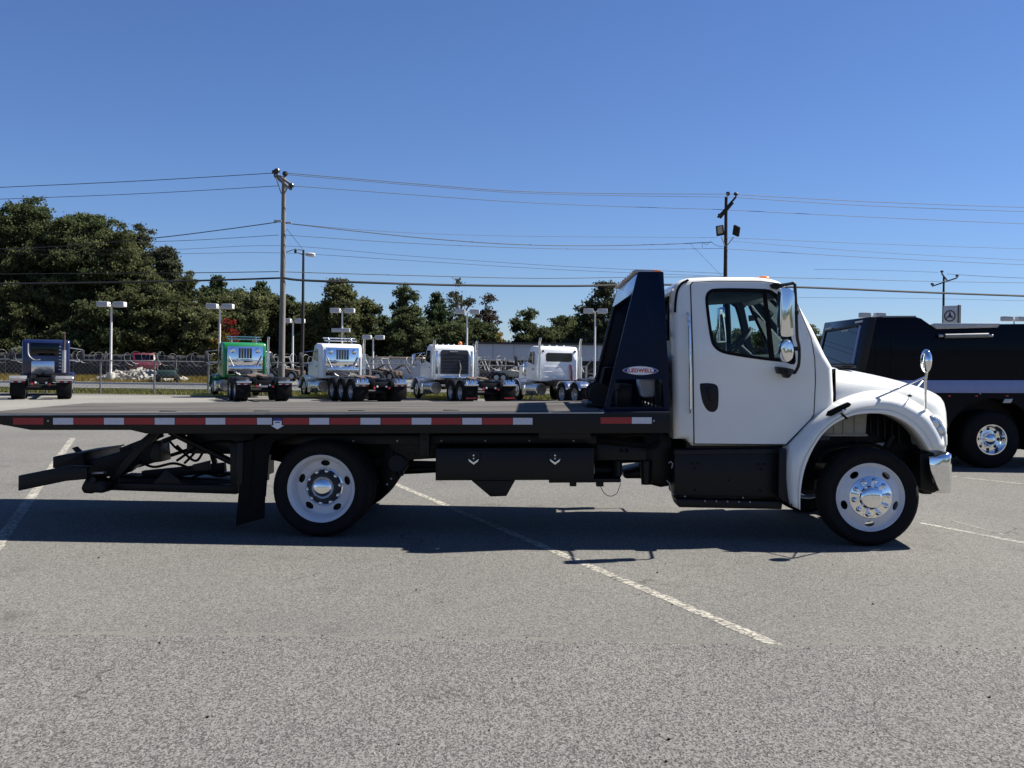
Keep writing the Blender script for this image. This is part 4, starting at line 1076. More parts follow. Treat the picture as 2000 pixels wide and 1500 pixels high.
prism('front_frame_horn', 'black_steel', [(1780, 890), (1846, 886), (1846, 930), (1780, 940)], 0.75, 0.85, vref=0.4)
MB().box((u_b - 0.12, VC, 0.62), (0.1, 1.7, 0.3)).build('radiator_skirt', 'black_steel', truck, bevel=0.01)

# ---- steps and battery box under the cab
prism('battery_box', 'black_steel', [(1317, 886), (1522, 884), (1523, 973), (1318, 969)], 0.20, 0.66, vref=0.2, bevel=0.012)
prism('box_top_step', 'black_plastic', [(1316, 879), (1518, 876), (1521, 885.5), (1316, 887.5)], 0.19, 0.66, vref=0.2, bevel=0.006)
prism('sill_trim', 'black_plastic', [(1342, 866), (1530, 871.5), (1530, 878), (1342, 878)], 0.26, 0.6, vref=0.2, bevel=0.004)
prism('lower_step', 'black_steel', [(1321, 975), (1529, 980), (1527, 995), (1326, 991)], 0.13, 0.50, vref=0.13, bevel=0.01)
for px, py in ((1352, 905), (1363, 905), (1481, 906.5), (1492, 906.5), (1357, 915), (1486, 916), (1423, 938), (1357, 957), (1485, 958)):
    MB().lathe([(0, -0.003), (0.011, -0.003), (0.012, 0.002)], c=S3(px, py, 0.198), n=10).build('bolt_hole', 'black_rubber', truck)
for px, py in ((1338, 969.5), (1451, 972), (1377, 978.5), (1399, 979), (1421, 979.5), (1443, 980), (1465, 980.5)):
    MB().lathe([(0, -0.006), (0.007, -0.005), (0.008, 0.003)], c=S3(px, py, 0.19 if py < 975 else 0.128), n=8).build('bolt_head', 'dull_steel', truck)
prism('skirt_trim', 'black_plastic', [(1522, 876), (1535, 876), (1534, 935), (1540, 984), (1528, 978), (1520, 970)], 0.09, 0.16, vref=0.1, bevel=0.006)
prism('tank_mount', 'black_steel', [(1530, 900), (1600, 905), (1596, 960), (1530, 960)], 0.72, 0.80, vref=0.6)

# ---- mirrors
mv = -0.33
def spine(pts, v): return [S3(x, y, v) for x, y in pts]
arm = spline([S3(1520, 557, CV0 + 0.06), S3(1533, 556, 0.0), S3(1550, 553, mv)], 5, False) + spline([S3(1552.5, 556, mv), S3(1555, 606, mv), S3(1557, 657, mv), S3(1561, 679, mv), S3(1560, 712, mv), S3(1552, 728, mv + 0.04)], 5, False) + [S3(1540, 727, 0.02), S3(1530, 722, CV0)]
mo = MB().tube(arm, 0.0155, 10).build('side_mirror', 'black_plastic', truck)
prism('mirror_mount', 'black_plastic', [(1507, 557), (1511, 552.5), (1522, 552), (1530, 557), (1531, 563), (1520, 564.5), (1511, 562)], CV0 + 0.03, CV0 + 0.12, vref=CV0, parent=mo, bevel=0.008)
prism('mirror_mount', 'black_plastic', [(1517.5, 716), (1531, 717), (1549, 720), (1552, 727), (1546, 732), (1540, 739), (1534, 737), (1531, 731), (1521, 730)], 0.03, CV0 - 0.004, vref=0.05, parent=mo, bevel=0.01)
def mirror_head(pts, v0, v1, mt, parent, nm='mirror_head', bv=0.02):
    pl_ = spline([Vector(S(x, y, v0 + 0.02)) for x, y in pts], 3)
    return MB().prism([(p.x, p.y) for p in pl_], v0, v1).build(nm, mt, parent, bevel=bv, seg=4)
mirror_head([(1525, 566), (1529, 563), (1542, 564), (1550, 572), (1551, 600), (1549, 650), (1543, 657), (1528, 657), (1524, 650), (1523, 610)], mv - 0.09, mv + 0.05, 'chrome', mo)
mirror_head([(1527, 670), (1536, 663), (1546, 668), (1550, 682), (1548, 698), (1541, 706), (1534, 707), (1529, 699), (1525, 684)], mv - 0.08, mv + 0.05, 'chrome', mo)
for py in (610, 681):
    MB().box(S3(1554, py, mv), (0.05, 0.05, 0.04)).build('mirror_clamp', 'black_plastic', mo, bevel=0.008)
# the same on the far side
fm = MB().tube([(p.x, WID - p.y, p.z) for p in arm], 0.0155, 10).build('side_mirror', 'black_plastic', truck)
MB().prism(SP([(1525, 564), (1549, 566), (1549, 655), (1525, 656)], mv), WID - mv - 0.06, WID - mv + 0.13).build('mirror_head', 'chrome', fm, bevel=0.02, seg=3)
# hood mirror on its tripod
for far in (False,):
    g = (lambda v: v)
    def Q(x, y, v): p = S3(x, y, v); return Vector((p.x, g(p.y), p.z))
    hm = MB().tube([Q(1806, 814, 0.10), Q(1807, 790, 0.0), Q(1808, 740, -0.2), Q(1811, 722, -0.22)], 0.013, 8).build('hood_mirror', 'polished_steel', truck)
    c = Q(1809, 705, -0.24)
    MB().sphere(c, 0.112, 24, (0.42, 0.72, 1.0)).build('mirror_head', 'chrome', hm)
    MB().lathe([(0.0, 0), (0.052, 0.0), (0.058, 0.004), (0.052, 0.012), (0, 0.012)], c=(0, 0, 0), axis='x', n=24).build('mirror_collar', 'black_plastic', hm, loc=c + Vector((0.012, 0, 0)))
    MB().tube([Q(1807, 736, -0.2), Q(1723, 773, 0.02), Q(1695, 785, 0.06)], 0.010, 8).build('mirror_leg', 'polished_steel' , hm)
    MB().tube([Q(1804, 742, -0.2), Q(1778, 772, 0.34)], 0.008, 8).build('mirror_leg', 'polished_steel', hm)
    for x, y, v in ((1693, 785, 0.06), (1777, 773, 0.34), (1804, 815, 0.09)):
        MB().sphere(Q(x, y, v), 0.018, 10, (1.3, 1, 0.8)).build('leg_foot', 'black_plastic', hm)
# ------------------------------------------------------------------ parked road tractors
bt_me = MB().lathe([(0.30, 0.03), (0.33, 0.0), (0.45, -0.01), (0.49, 0.03), (0.505, 0.06), (0.505, 0.22), (0.49, 0.25), (0.33, 0.28), (0.30, 0.25)], n=28, closed=True).mesh(50)
bt_wide = MB().lathe([(0.30, 0.03), (0.33, 0.0), (0.45, -0.01), (0.49, 0.03), (0.505, 0.06), (0.505, 0.25), (0.48, 0.275), (0.48, 0.30), (0.505, 0.325), (0.505, 0.52), (0.49, 0.56), (0.33, 0.58), (0.30, 0.55)], n=28, closed=True).mesh(50)
br_steer = MB().lathe([(0.30, 0.03), (0.285, 0.05), (0.21, 0.03), (0.14, 0.02), (0.12, -0.03), (0.05, -0.06), (0, -0.06)], n=24).mesh(50)
br_drive = MB().lathe([(0.30, 0.03), (0.28, 0.05), (0.265, 0.15), (0.20, 0.17), (0.14, 0.16), (0.11, 0.05), (0.05, 0.02), (0, 0.02)], n=24).mesh(50)
def bwheel(root, x, y, drive, flip):
    rot = (0, 0, math.pi) if not flip else (0, 0, 0)       # outer face towards +y (left) unless flipped
    w = link_mesh('wheel', br_drive if drive else br_steer, 'dull_steel', root, (x, y, 0.505), rot)
    link_mesh('tyre', bt_wide if drive else bt_me, 'tyre_rubber', w)
def tractor(px, Yt, label, paint, axles=2, style='plain', yaw=113.0, cabx=4.9):
    p = at(px, 745, Yt)
    root = empty('road_tractor', (p.x, p.y, 0), math.radians(yaw))
    tag(root, label, 'truck', 'road tractors parked in a row'); root.scale = (0.9, 0.9, 0.9)
    B = lambda n, m, c, s, bv=0.02, **k: MB().box(c, s, **k).build(n, m, root, bevel=bv)
    ax = [0.75 + 1.32 * i for i in range(axles)]
    for s_ in (-1, 1):
        for x in ax: bwheel(root, x, s_ * 1.22, True, s_ < 0)
        bwheel(root, cabx + 2.55, s_ * 1.18, False, s_ < 0)
        B('frame_rail', 'black_steel', (cabx / 2 + 1.3, s_ * 0.43, 0.92), (cabx + 3.0, 0.10, 0.27))
        # mud flap, tail lamps, quarter fenders
        fl_ = B('mud_flap', 'black_rubber', (-0.02, s_ * 0.93, 0.52), (0.03, 0.62, 0.66), 0.006)
        MB().box((-0.06, s_ * 0.93, 0.90), (0.05, 0.66, 0.09)).build('flap_hanger', 'polished_steel' if style != 'plain2' else 'black_steel', root, bevel=0.01)
        if style in ('chrome', 'blue'):
            for k in range(4):
                MB().box((-0.042, s_ * 0.93 + (k - 1.5) * 0.155, 0.80), (0.012, 0.145, 0.05)).build('reflector', 'reflector_red' if k % 2 == 0 else 'reflector_white', fl_)
        else:
            MB().box((-0.042, s_ * 0.93, 0.30), (0.012, 0.50, 0.06)).build('reflector', 'reflector_red', fl_)
        MB().lathe([(0, -0.05), (0.05, -0.045), (0.06, 0.0), (0, 0.0)], axis='x', n=16).build('tail_lamp', 'red_lens', root, loc=(-0.05, s_ * 0.36, 0.70))
        MB().lathe([(0, -0.05), (0.04, -0.045), (0.05, 0.0), (0, 0.0)], axis='x', n=16).build('reverse_lamp', 'clear_lens', root, loc=(-0.05, s_ * 0.22, 0.76))
        for i, x in enumerate(ax):
            if style == 'plain2': n_arc, m_ = 9, 'truck_white'
            elif style == 'white3': n_arc, m_ = 9, 'polished_steel'
            elif style == 'chrome': n_arc, m_ = 9, 'black_steel'
            elif style == 'sleeper': n_arc, m_ = 9, 'black_steel'
            else: continue
            rows = []
            for k in range(n_arc):
                t = math.radians(20 + 140 * k / (n_arc - 1))
                rows.append([(x + 0.60 * math.cos(t), s_ * v, 0.505 + 0.60 * math.sin(t)) for v in (0.60, 0.80, 1.05, 1.24)])
            q = MB().grid(rows).build('wheel_guard', m_, root); sd = q.modifiers.new('shell', 'SOLIDIFY'); sd.thickness = 0.02
        if style == 'sleeper' or axles == 3:         # bright curled fender ends
            for k in range(3):
                MB().tube([(0.10 - k * 0.0, s_ * (0.72 + k * 0.2), 1.12), (-0.05, s_ * (0.72 + k * 0.2), 1.02), (-0.10, s_ * (0.72 + k * 0.2), 0.90)], 0.07, 8, rs=[0.03, 0.075, 0.05]).build('fender_end', 'chrome', root)
        # fuel tank, steps
        MB().lathe([(0, 0), (0.27, 0.0), (0.30, 0.03), (0.30, 1.3), (0.27, 1.33), (0, 1.33)], axis='x', n=24).build('fuel_tank', 'polished_steel', root, loc=(cabx + 0.05, s_ * 0.92, 0.62))
        B('step', 'polished_steel', (cabx + 1.55, s_ * 1.0, 0.55), (0.42, 0.45, 0.55), 0.03)
        # mirrors on arms
        mm = MB().box((cabx + 1.62, s_ * 1.62, 2.02), (0.12, 0.18, 0.52)).build('side_mirror', 'dark_interior' if style != 'sleeper' else 'polished_steel', root, bevel=0.03)
        MB().tube([(cabx + 1.5, s_ * 1.06, 1.75), (cabx + 1.6, s_ * 1.6, 1.70), (cabx + 1.62, s_ * 1.62, 2.3), (cabx + 1.5, s_ * 1.05, 2.38)], 0.022, 8).build('mirror_arm', 'polished_steel', mm)
        # exhaust stacks
        if style in ('chrome', 'blue') and s_ > 0: pass
        else:
            top_ = {'chrome': 3.05, 'blue': 3.12, 'sleeper': 2.98, 'white3': 3.15, 'plain2': 3.05}[style]
            yo = 1.12 if style != 'blue' else 0.80
            st = MB().cyl((cabx - 0.12, s_ * yo, 1.15), (cabx - 0.12, s_ * yo, 2.25), 0.10, n=16).build('exhaust_stack', 'polished_steel' if style != 'blue' else 'dull_steel', root)
            MB().tube([(cabx - 0.12, s_ * yo, 2.2), (cabx - 0.12, s_ * yo, top_ - 0.2), (cabx - 0.22, s_ * yo, top_)], 0.062, 12).build('stack_pipe', 'polished_steel' if style != 'blue' else 'rust_metal', st)
    MB().box((-0.01, 0, 0.86), (0.06, 0.96, 0.22)).build('rear_cross_member', 'black_steel', root, bevel=0.01)
    for x in ax: MB().cyl((x, -0.7, 0.505), (x, 0.7, 0.505), 0.10, n=14).build('drive_axle', 'black_steel', root)
    # fifth wheel: tilted horseshoe plate
    fx = ax[-1] - 0.35 if axles == 2 else ax[1]
    fw_ = MB()
    pl_ = [(-0.50, 0.14), (-0.50, 0.40), (-0.25, 0.47), (0.25, 0.47), (0.42, 0.30), (0.42, -0.30), (0.25, -0.47), (-0.25, -0.47), (-0.50, -0.40), (-0.50, -0.14), (0.05, -0.06), (0.05, 0.06)]
    lo = [fw_.bm.verts.new((x + fx, y, 1.13 + 0.10 * x)) for x, y in pl_]; hi = [fw_.bm.verts.new((x + fx, y, 1.19 + 0.10 * x)) for x, y in pl_]
    fw_.bm.faces.new(lo); fw_.bm.faces.new(list(reversed(hi)))
    for i in range(len(pl_)): fw_.bm.faces.new((lo[i], lo[(i + 1) % len(pl_)], hi[(i + 1) % len(pl_)], hi[i]))
    fw_.build('fifth_wheel', 'rust_metal' if style in ('chrome', 'sleeper') else 'black_steel', root)
    B('deck_plate', 'black_steel', (cabx - 0.9, 0, 1.09), (1.3, 0.98, 0.05), 0.01)
    # cab
    slp = 1.1 if style == 'sleeper' else 0.0
    prof = [(cabx, 1.02), (cabx - 0.0, 2.55), (cabx + 0.10, 2.74), (cabx + 0.9, 2.78), (cabx + 1.18, 2.70), (cabx + 1.62, 1.98), (cabx + 1.68, 1.02)]
    cb = MB().prism(prof, -1.06, 1.06).build('cab', paint, root, bevel=0.09, seg=3)
    for s_ in (-1, 1):
        MB().prism([(cabx + 0.62, 1.85), (cabx + 0.60, 2.48), (cabx + 1.10, 2.48), (cabx + 1.42, 1.98)], s_ * 1.064 - 0.004, s_ * 1.064 + 0.004).build('door_window', 'dark_glass', root)
        MB().box((cabx + 0.75, s_ * 1.075, 1.62), (0.16, 0.03, 0.05)).build('door_handle', 'black_plastic', root, bevel=0.008)
        MB().box((cabx + 0.52, s_ * 1.062, 1.75), (0.012, 0.006, 1.35)).build('door_gap', 'black_rubber', root)
    nz = MB().prism([(cabx + 1.66, 1.0), (cabx + 1.64, 2.0), (cabx + 2.4, 1.92), (cabx + 3.3, 1.80), (cabx + 3.42, 1.70), (cabx + 3.45, 0.85), (cabx + 3.1, 0.75), (cabx + 1.7, 0.85)], -0.70, 0.70).build('hood', paint, root, bevel=0.10, seg=3)
    for s_ in (-1, 1):
        rows = []
        for k in range(11):
            t = math.radians(5 + 170 * k / 10)
            rows.append([(cabx + 2.55 + 0.66 * math.cos(t), s_ * v, 0.52 + 0.62 * math.sin(t) * (1.0 if v < 1.2 else 0.94)) for v in (0.62, 0.95, 1.16, 1.24)])
        q = MB().grid(rows).build('front_fender', paint, root); sd = q.modifiers.new('shell', 'SOLIDIFY'); sd.thickness = 0.02
        MB().box((cabx + 1.62, s_ * 0.98, 1.02), (0.75, 0.46, 0.16)).build('fender_skirt', paint, root, bevel=0.05)
        if style == 'white3':
            MB().lathe([(0, 0), (0.15, 0), (0.19, 0.06), (0.19, 0.62), (0.15, 0.70), (0, 0.72)], axis='z', n=20).build('air_cleaner', 'polished_steel', root, loc=(cabx + 1.95, s_ * 0.92, 1.25))
    MB().box((cabx + 3.5, 0, 0.62), (0.15, 2.4, 0.36)).build('front_bumper', 'chrome', root, bevel=0.04)
    bk = cabx - 0.012
    if style == 'chrome':
        wall = MB().box((bk - 0.03, 0, 1.86), (0.06, 1.74, 1.42)).build('headache_rack', 'chrome', root, bevel=0.02)
        for k in range(5): MB().box((bk - 0.066, 0.27 - k * 0.135, 2.22), (0.01, 0.105, 0.50)).build('rack_slot', 'building_dark' if k != 2 else 'grass_dark', wall)
        MB().box((bk - 0.09, 0, 1.86), (0.05, 1.70, 0.05)).build('rack_shelf', 'chrome', wall, bevel=0.01)
        MB().box((bk - 0.14, 0, 1.46), (0.18, 1.66, 0.26)).build('rack_tray', 'polished_steel', wall, bevel=0.04)
        for s_ in (-1, 1):
            MB().lathe([(0, -0.10), (0.10, -0.08), (0.13, 0.0)], axis='x', n=20).build('work_lamp', 'chrome', wall, loc=(bk - 0.07, s_ * 0.62, 2.36))
            MB().tube([(bk - 0.1, s_ * 0.82, 2.1), (bk - 0.20, s_ * 0.42, 1.22), (bk - 0.22, s_ * 0.25, 1.14)], 0.03, 8).build('air_line', 'dull_steel', root)
            MB().tube([(bk - 0.08, s_ * 0.6, 1.66), (bk - 0.16, s_ * 0.35, 1.56), (bk - 0.1, s_ * 0.1, 1.60)], 0.05, 8).build('strap', 'polished_steel', wall)
        rk = MB().tube([(cabx + 0.25, 0.85, 2.92), (cabx + 0.25, -0.85, 2.92)], 0.035, 8).build('roof_light_bar', 'polished_steel', root)
        MB().tube([(cabx + 0.45, 0.85, 3.05), (cabx + 0.45, -0.85, 3.05)], 0.025, 8).build('bar_rail', 'polished_steel', rk)
        for s_ in (-1, 1): MB().tube([(cabx + 0.25, s_ * 0.6, 2.76), (cabx + 0.25, s_ * 0.6, 2.92), (cabx + 0.45, s_ * 0.6, 3.05)], 0.03, 8).build('bar_post', 'polished_steel', rk)
    elif style == 'sleeper':
        pn = MB().prism([(x_, z_) for x_, z_ in [(-0.74, 1.32), (-0.74, 2.42), (-0.66, 2.52), (0.66, 2.52), (0.74, 2.42), (0.74, 1.32)]], 0, 0.03, fn=lambda q, v: Vector((bk - v, q[0], q[1]))).build('rear_panel', 'sign_dark', root)
        for k in range(6): MB().box((bk - 0.034, 0, 1.44 + k * 0.17), (0.008, 1.30, 0.03)).build('panel_rib', 'black_plastic', pn)
        MB().box((bk - 0.036, 0.05, 2.44), (0.008, 0.42, 0.05)).build('name_strip', 'dull_steel', pn)
        MB().sphere((cabx + 0.35, -0.42, 2.86), 0.10, 14).build('beacon', 'amber', root)
        for k in range(5): MB().box((cabx + 0.95, 0.6 - 0.3 * k, 2.80), (0.12, 0.06, 0.05)).build('marker_lamp', 'clear_lens', root, bevel=0.015)
        MB().box((bk - 0.10, 0, 1.14), (0.2, 1.5, 0.14)).build('step_plate', 'polished_steel', root, bevel=0.02)
        MB().tube([(bk - 0.05, -0.25, 2.0), (bk - 0.15, -0.28, 1.6), (bk - 0.12, -0.22, 1.3), (bk - 0.5, -0.1, 1.15)], 0.03, 8).build('air_line', 'tan_plastic', root)
        MB().cyl((bk - 0.14, -0.75, 1.0), (bk - 0.14, -0.35, 1.0), 0.11, n=16).build('air_tank', 'polished_steel', root)
        for s_ in (-1, 1): MB().box((cabx - 0.004, s_ * 0.92, 1.9), (0.02, 0.12, 1.15)).build('corner_trim', 'polished_steel', root, bevel=0.02)
    elif style in ('white3', 'plain2'):
        pn = MB().prism([(-0.72, 2.06), (-0.72, 2.36), (-0.64, 2.44), (0.64, 2.44), (0.72, 2.36), (0.72, 2.06), (0.66, 2.0), (-0.66, 2.0)], 0, 0.02, fn=lambda q, v: Vector((bk - v, q[0], q[1]))).build('rear_window', 'dark_glass', root)
        for k in range(3): MB().box((bk - 0.012, 0, 1.22 + 0.27 * k), (0.03, 1.6, 0.03)).build('panel_crease', paint, root, bevel=0.012)
        MB().tube([(bk - 0.05, -0.62, 1.85), (bk - 0.1, -0.66, 1.5), (bk - 0.06, -0.7, 1.05)], 0.05, 8).build('air_line', 'red_lens', root)
        for k in range(4): MB().box((cabx + 0.7, 0.6 - 0.4 * k, 2.81), (0.12, 0.06, 0.05)).build('marker_lamp', 'clear_lens', root, bevel=0.015)
        for s_ in (-1, 1): MB().lathe([(0, -0.04), (0.05, -0.03), (0.06, 0)], axis='x', n=14).build('work_lamp', 'black_plastic', root, loc=(bk, s_ * 0.88, 2.52))
    elif style == 'blue':
        pn = MB().box((bk - 0.004, 0.05, 2.28), (0.02, 1.3, 0.62)).build('rear_window', 'dark_glass', root, bevel=0.008)
        MB().box((bk - 0.22, 0.12, 1.42), (0.34, 1.02, 0.58)).build('tool_cabinet', 'polished_steel', root, bevel=0.03)
        MB().tube(spline([(bk - 0.05, 0.80, 2.55), (bk - 0.12, 0.76, 2.0), (bk - 0.3, 0.5, 1.75), (bk - 0.4, 0.25, 1.78)], 5, False), 0.03, 8).build('air_line', 'dull_steel', root)
        for k in range(8): MB().box((bk - 0.06, -0.62, 1.3 + k * 0.16), (0.08, 0.10, 0.05)).build('heat_guard_rung', 'polished_steel', root, bevel=0.01)
        for s_ in (-1, 1):
            MB().box((0.12, s_ * 0.93, 0.98), (0.5, 0.7, 0.05), rot=(0, -0.25, 0)).build('flap_bracket', 'galvanised', root, bevel=0.01)
            MB().box((-0.05, s_ * 0.93, 0.95), (0.03, 0.10, 0.05)).build('marker_lamp', 'red_lens', root, bevel=0.008)
        MB().box((0.08, 0.12, 0.75), (0.05, 0.05, 0.05)).build('hitch', 'polished_steel', root)
    return root
mat('grass_dark', (0.02, 0.035, 0.02), 0.6, var=0.3, scale=3)
tractor(80, 39.6, 'dark blue road tractor with one tall rusty exhaust pipe, far left', 'blue_paint', 2, 'blue')
tractor(517, 40.4, 'green road tractor with a chrome headache rack behind its cab', 'green_paint', 2, 'chrome', yaw=115.5)
tractor(745, 40.4, 'white three axle road tractor with chrome rack, next to the green one', 'truck_white', 3, 'chrome', yaw=119, cabx=5.4)
tractor(958, 40.4, 'white road tractor with black rear panel and orange beacon on its roof', 'truck_white', 2, 'sleeper')
tractor(1183, 40.2, 'white road tractor with rear window and twin chrome exhaust stacks', 'truck_white', 2, 'white3')
# row of snatch-block sized rings hanging under the chain by the green tractor's tail
# yellow kerb stops and blue line posts under the parked tractors
for i, (px, ln, m_, lab) in enumerate([(625, 2.0, 'yellow_paint', 'yellow concrete wheel stop ahead of the white three axle tractor'), (855, 1.6, 'yellow_paint', 'yellow concrete wheel stop ahead of the tractor with the beacon'), (405, 1.4, 'yellow_paint', 'yellow concrete wheel stop ahead of the green tractor')]):
    if 'yellow_paint' not in M: mat('yellow_paint', (0.42, 0.36, 0.08), 0.7, var=0.2, scale=6)
    p = at(px, 760, 45.9)
    tag(MB().prism([(-ln / 2, 0), (-ln / 2 + 0.05, 0.13), (ln / 2 - 0.05, 0.13), (ln / 2, 0)], -0.08, 0.08).build('wheel_stop', m_, bevel=0.015, loc=(p.x, 45.9, 0.001)), lab, 'wheel stop', 'yellow wheel stops')

# ------------------------------------------------------------------ black high-sided truck body on the right
BY = 17.2
def bx(px, py, dY=0.0): p = at(px, py, BY + dY); return (p.x, p.z)
bt = empty('box_body_truck', at(1900, 720, BY).xy.to_3d() , 0.0)
tag(bt, 'black high sided truck body with a pale blue side stripe, behind the white cab', 'truck')
OFF = bt.location
def bprism(name, m_, pts, y0, y1, bevel=0.01, parent=bt, ref=0.0):
    q = [bx(x, y, ref) for x, y in pts]
    return MB().prism([(a_ - OFF.x, b_) for a_, b_ in q], y0, y1).build(name, m_, parent, bevel=bevel)
x_end = 2520
body_pts = [(1676, 722), (1697, 619), (1788, 618.5), (1800, 622), (1817, 634), (x_end, 628), (x_end, 742), (1676, 742)]
bprism('upper_body', 'ink_blue_body', body_pts, 0.0, 2.45, 0.02)
bprism('side_stripe', 'stripe_blue', [(1690, 742.5), (x_end, 742.5), (x_end, 769), (1690, 767)], -0.012, 2.44, 0.006)
arch_l = [(1690, 768), (x_end, 770), (x_end, 880), (2040, 880)]
arc = [(1939 + 92 * math.cos(t), 866 + 88 * math.sin(-t)) for t in [math.radians(a_) for a_ in range(0, 181, 15)]]
low = [(1690, 768), (x_end, 770), (x_end, 884), (2031, 884)] + [(x, min(y, 884)) for x, y in arc] + [(1846, 884), (1690, 884)]
bprism('lower_body', 'ink_blue_body', low, 0.01, 2.43, 0.0)
bprism('wheel_arch_liner', 'black_plastic', [(1840, 778), (2040, 778), (2040, 884), (1840, 884)], 0.66, 0.70, 0.0)
bprism('roof_rail', 'dull_steel', [(1815, 634.5), (1822, 631.5), (1952, 631.5), (1946, 640), (1828, 643)], -0.05, 0.0, 0.008)
bprism('roof_cap', 'galvanised', [(1722, 617), (1788, 616.5), (1789, 619.5), (1722, 620)], -0.02, 0.3, 0.004)
bprism('front_post', 'black_plastic', [(1676, 724), (1697, 619), (1712, 620), (1690, 724)], -0.012, -0.001, 0.002)
# seams and latches on the side panel
for x0 in (1710, 1742): bprism('panel_seam', 'black_rubber', [(x0, 634), (x0 + 1.5, 634), (x0 - 2, 740), (x0 - 3.5, 740)], -0.004, 0.0, 0.0)
bprism('panel_seam', 'black_rubber', [(1742, 645), (1812, 642), (1812, 643.5), (1742, 646.5)], -0.004, 0.0, 0.0)
aw = MB().cyl((at(1842, 656, BY).x - OFF.x, -0.07, at(1842, 656.5, BY).z), (at(1926, 655, BY).x - OFF.x, -0.07, at(1926, 655, BY).z), 0.043, n=20).build('work_light_tube', 'galvanised', bt)
for px in (1834, 1931): MB().cyl((at(px - 4, 656, BY).x - OFF.x, -0.07, at(px, 656, BY).z), (at(px + 4, 656, BY).x - OFF.x, -0.07, at(px, 656, BY).z), 0.026, n=14).build('tube_end', 'dull_steel', aw)
bprism('marker_plate', 'dull_steel', [(1962, 779), (1978, 779), (1974, 787), (1958, 787)], -0.012, 0.012, 0.003)
bprism('panel_screw', 'dull_steel', [(1913, 768), (1915, 768), (1915, 770), (1913, 770)], -0.014, 0.012, 0.0)
for x0 in (1712, 1775, 1838): bprism('locker_seam', 'black_rubber', [(x0, 772), (x0 + 1.2, 772), (x0 + 1.2, 880), (x0, 880)], 0.004, 0.010, 0.0)
for x0 in (1745, 1806): bprism('paddle_latch', 'dull_steel', [(x0, 800), (x0 + 9, 800), (x0 + 9, 806), (x0, 806)], -0.004, 0.012, 0.003)
for x0 in (1726, 1790, 1852, 1905, 1965): bprism('side_marker', 'red_lens', [(x0, 772), (x0 + 5, 772), (x0 + 5, 774.5), (x0, 774.5)], -0.002, 0.012, 0.002)
# the end face with its raked window
e0_, e1_ = bx(1676, 722), bx(1697, 619)
ex0, ex1 = e0_[0] - OFF.x, e1_[0] - OFF.x
def endp(f_h, y, out=0.0): return Vector((ex0 + (ex1 - ex0) * f_h - out, y, e0_[1] + (e1_[1] - e0_[1]) * f_h))
wf = MB()
q = [endp(0.10, 0.28, 0.012), endp(0.86, 0.30, 0.012), endp(0.80, 2.20, 0.012), endp(0.10, 2.25, 0.012)]
wf.bm.faces.new([wf.bm.verts.new(v) for v in q]); ew = wf.build('end_window', 'dark_glass', bt, angle=0)
for a_, b_ in zip(q, q[1:] + q[:1]): MB().beam(a_, b_, 0.05, 0.03).build('window_frame', 'stripe_blue' if a_ is q[0] else 'black_plastic', ew)
for f0, y0 in ((0.93, 0.25), (0.86, 1.9)):
    MB().beam(endp(f0, y0, 0.01), endp(f0 - 0.01, y0 + 0.35, 0.01), 0.02, 0.035).build('marker_lamp', 'clear_lens', bt)
MB().beam(endp(0.78, 0.9, 0.014), endp(0.775, 1.25, 0.014), 0.008, 0.03).build('window_lettering', 'dull_steel', ew)
bw = link_mesh('wheel', MB().lathe([(0.245, 0.03), (0.25, 0.0), (0.235, 0.0), (0.225, 0.05), (0.215, 0.12), (0.20, 0.145), (0.12, 0.15), (0.095, 0.14), (0.09, 0.05), (0.06, 0.02), (0.0, 0.01)], n=48).mesh(40), 'chrome', bt, (at(1939, 862, BY).x - OFF.x, 0.03, 0.475))
link_mesh('tyre', MB().lathe([(0.24, 0.04), (0.26, 0.0), (0.40, -0.012), (0.455, 0.02), (0.475, 0.06), (0.475, 0.24), (0.455, 0.28), (0.455, 0.32), (0.475, 0.36), (0.475, 0.56), (0.40, 0.60), (0.24, 0.58)], n=56, closed=True).mesh(45), 'tyre_rubber', bw)
bnut = MB().lathe([(0, -0.035), (0.012, -0.03), (0.016, 0.0), (0, 0.0)], n=10).mesh(40)
for k in range(10): link_mesh('lug_nut', bnut, 'chrome', bw, (0.125 * math.cos(0.628 * k), 0.148, 0.125 * math.sin(0.628 * k)))
hole = MB().lathe([(0, 0.0), (0.026, 0.0), (0.028, 0.004)], n=14).mesh(40)
for k in range(8): link_mesh('hand_hole', hole, 'building_dark', bw, (0.172 * math.cos(0.785 * k), 0.143, 0.172 * math.sin(0.785 * k)))
MB().box((at(1700, 800, BY).x - OFF.x + 2.6, 1.2, 0.55), (5.5, 0.9, 0.3)).build('chassis_frame', 'black_steel', bt, bevel=0.02)
bw.scale = (1.06, 1.0, 1.06); bw.location.z = 0.5035
bw2 = copy_tree(bw, bt); bw2.location = (bw.location.x, 2.40, 0.5035); bw2.rotation_euler = (0, 0, math.pi)
for s_ in (0.5, 1.9): MB().cyl((at(1760, 862, BY).x - OFF.x, s_ - 0.15, 0.475), (at(1760, 862, BY).x - OFF.x, s_ + 0.15, 0.475), 0.44, n=32).build('inner_wheel', 'tyre_rubber', bt, bevel=0.03)

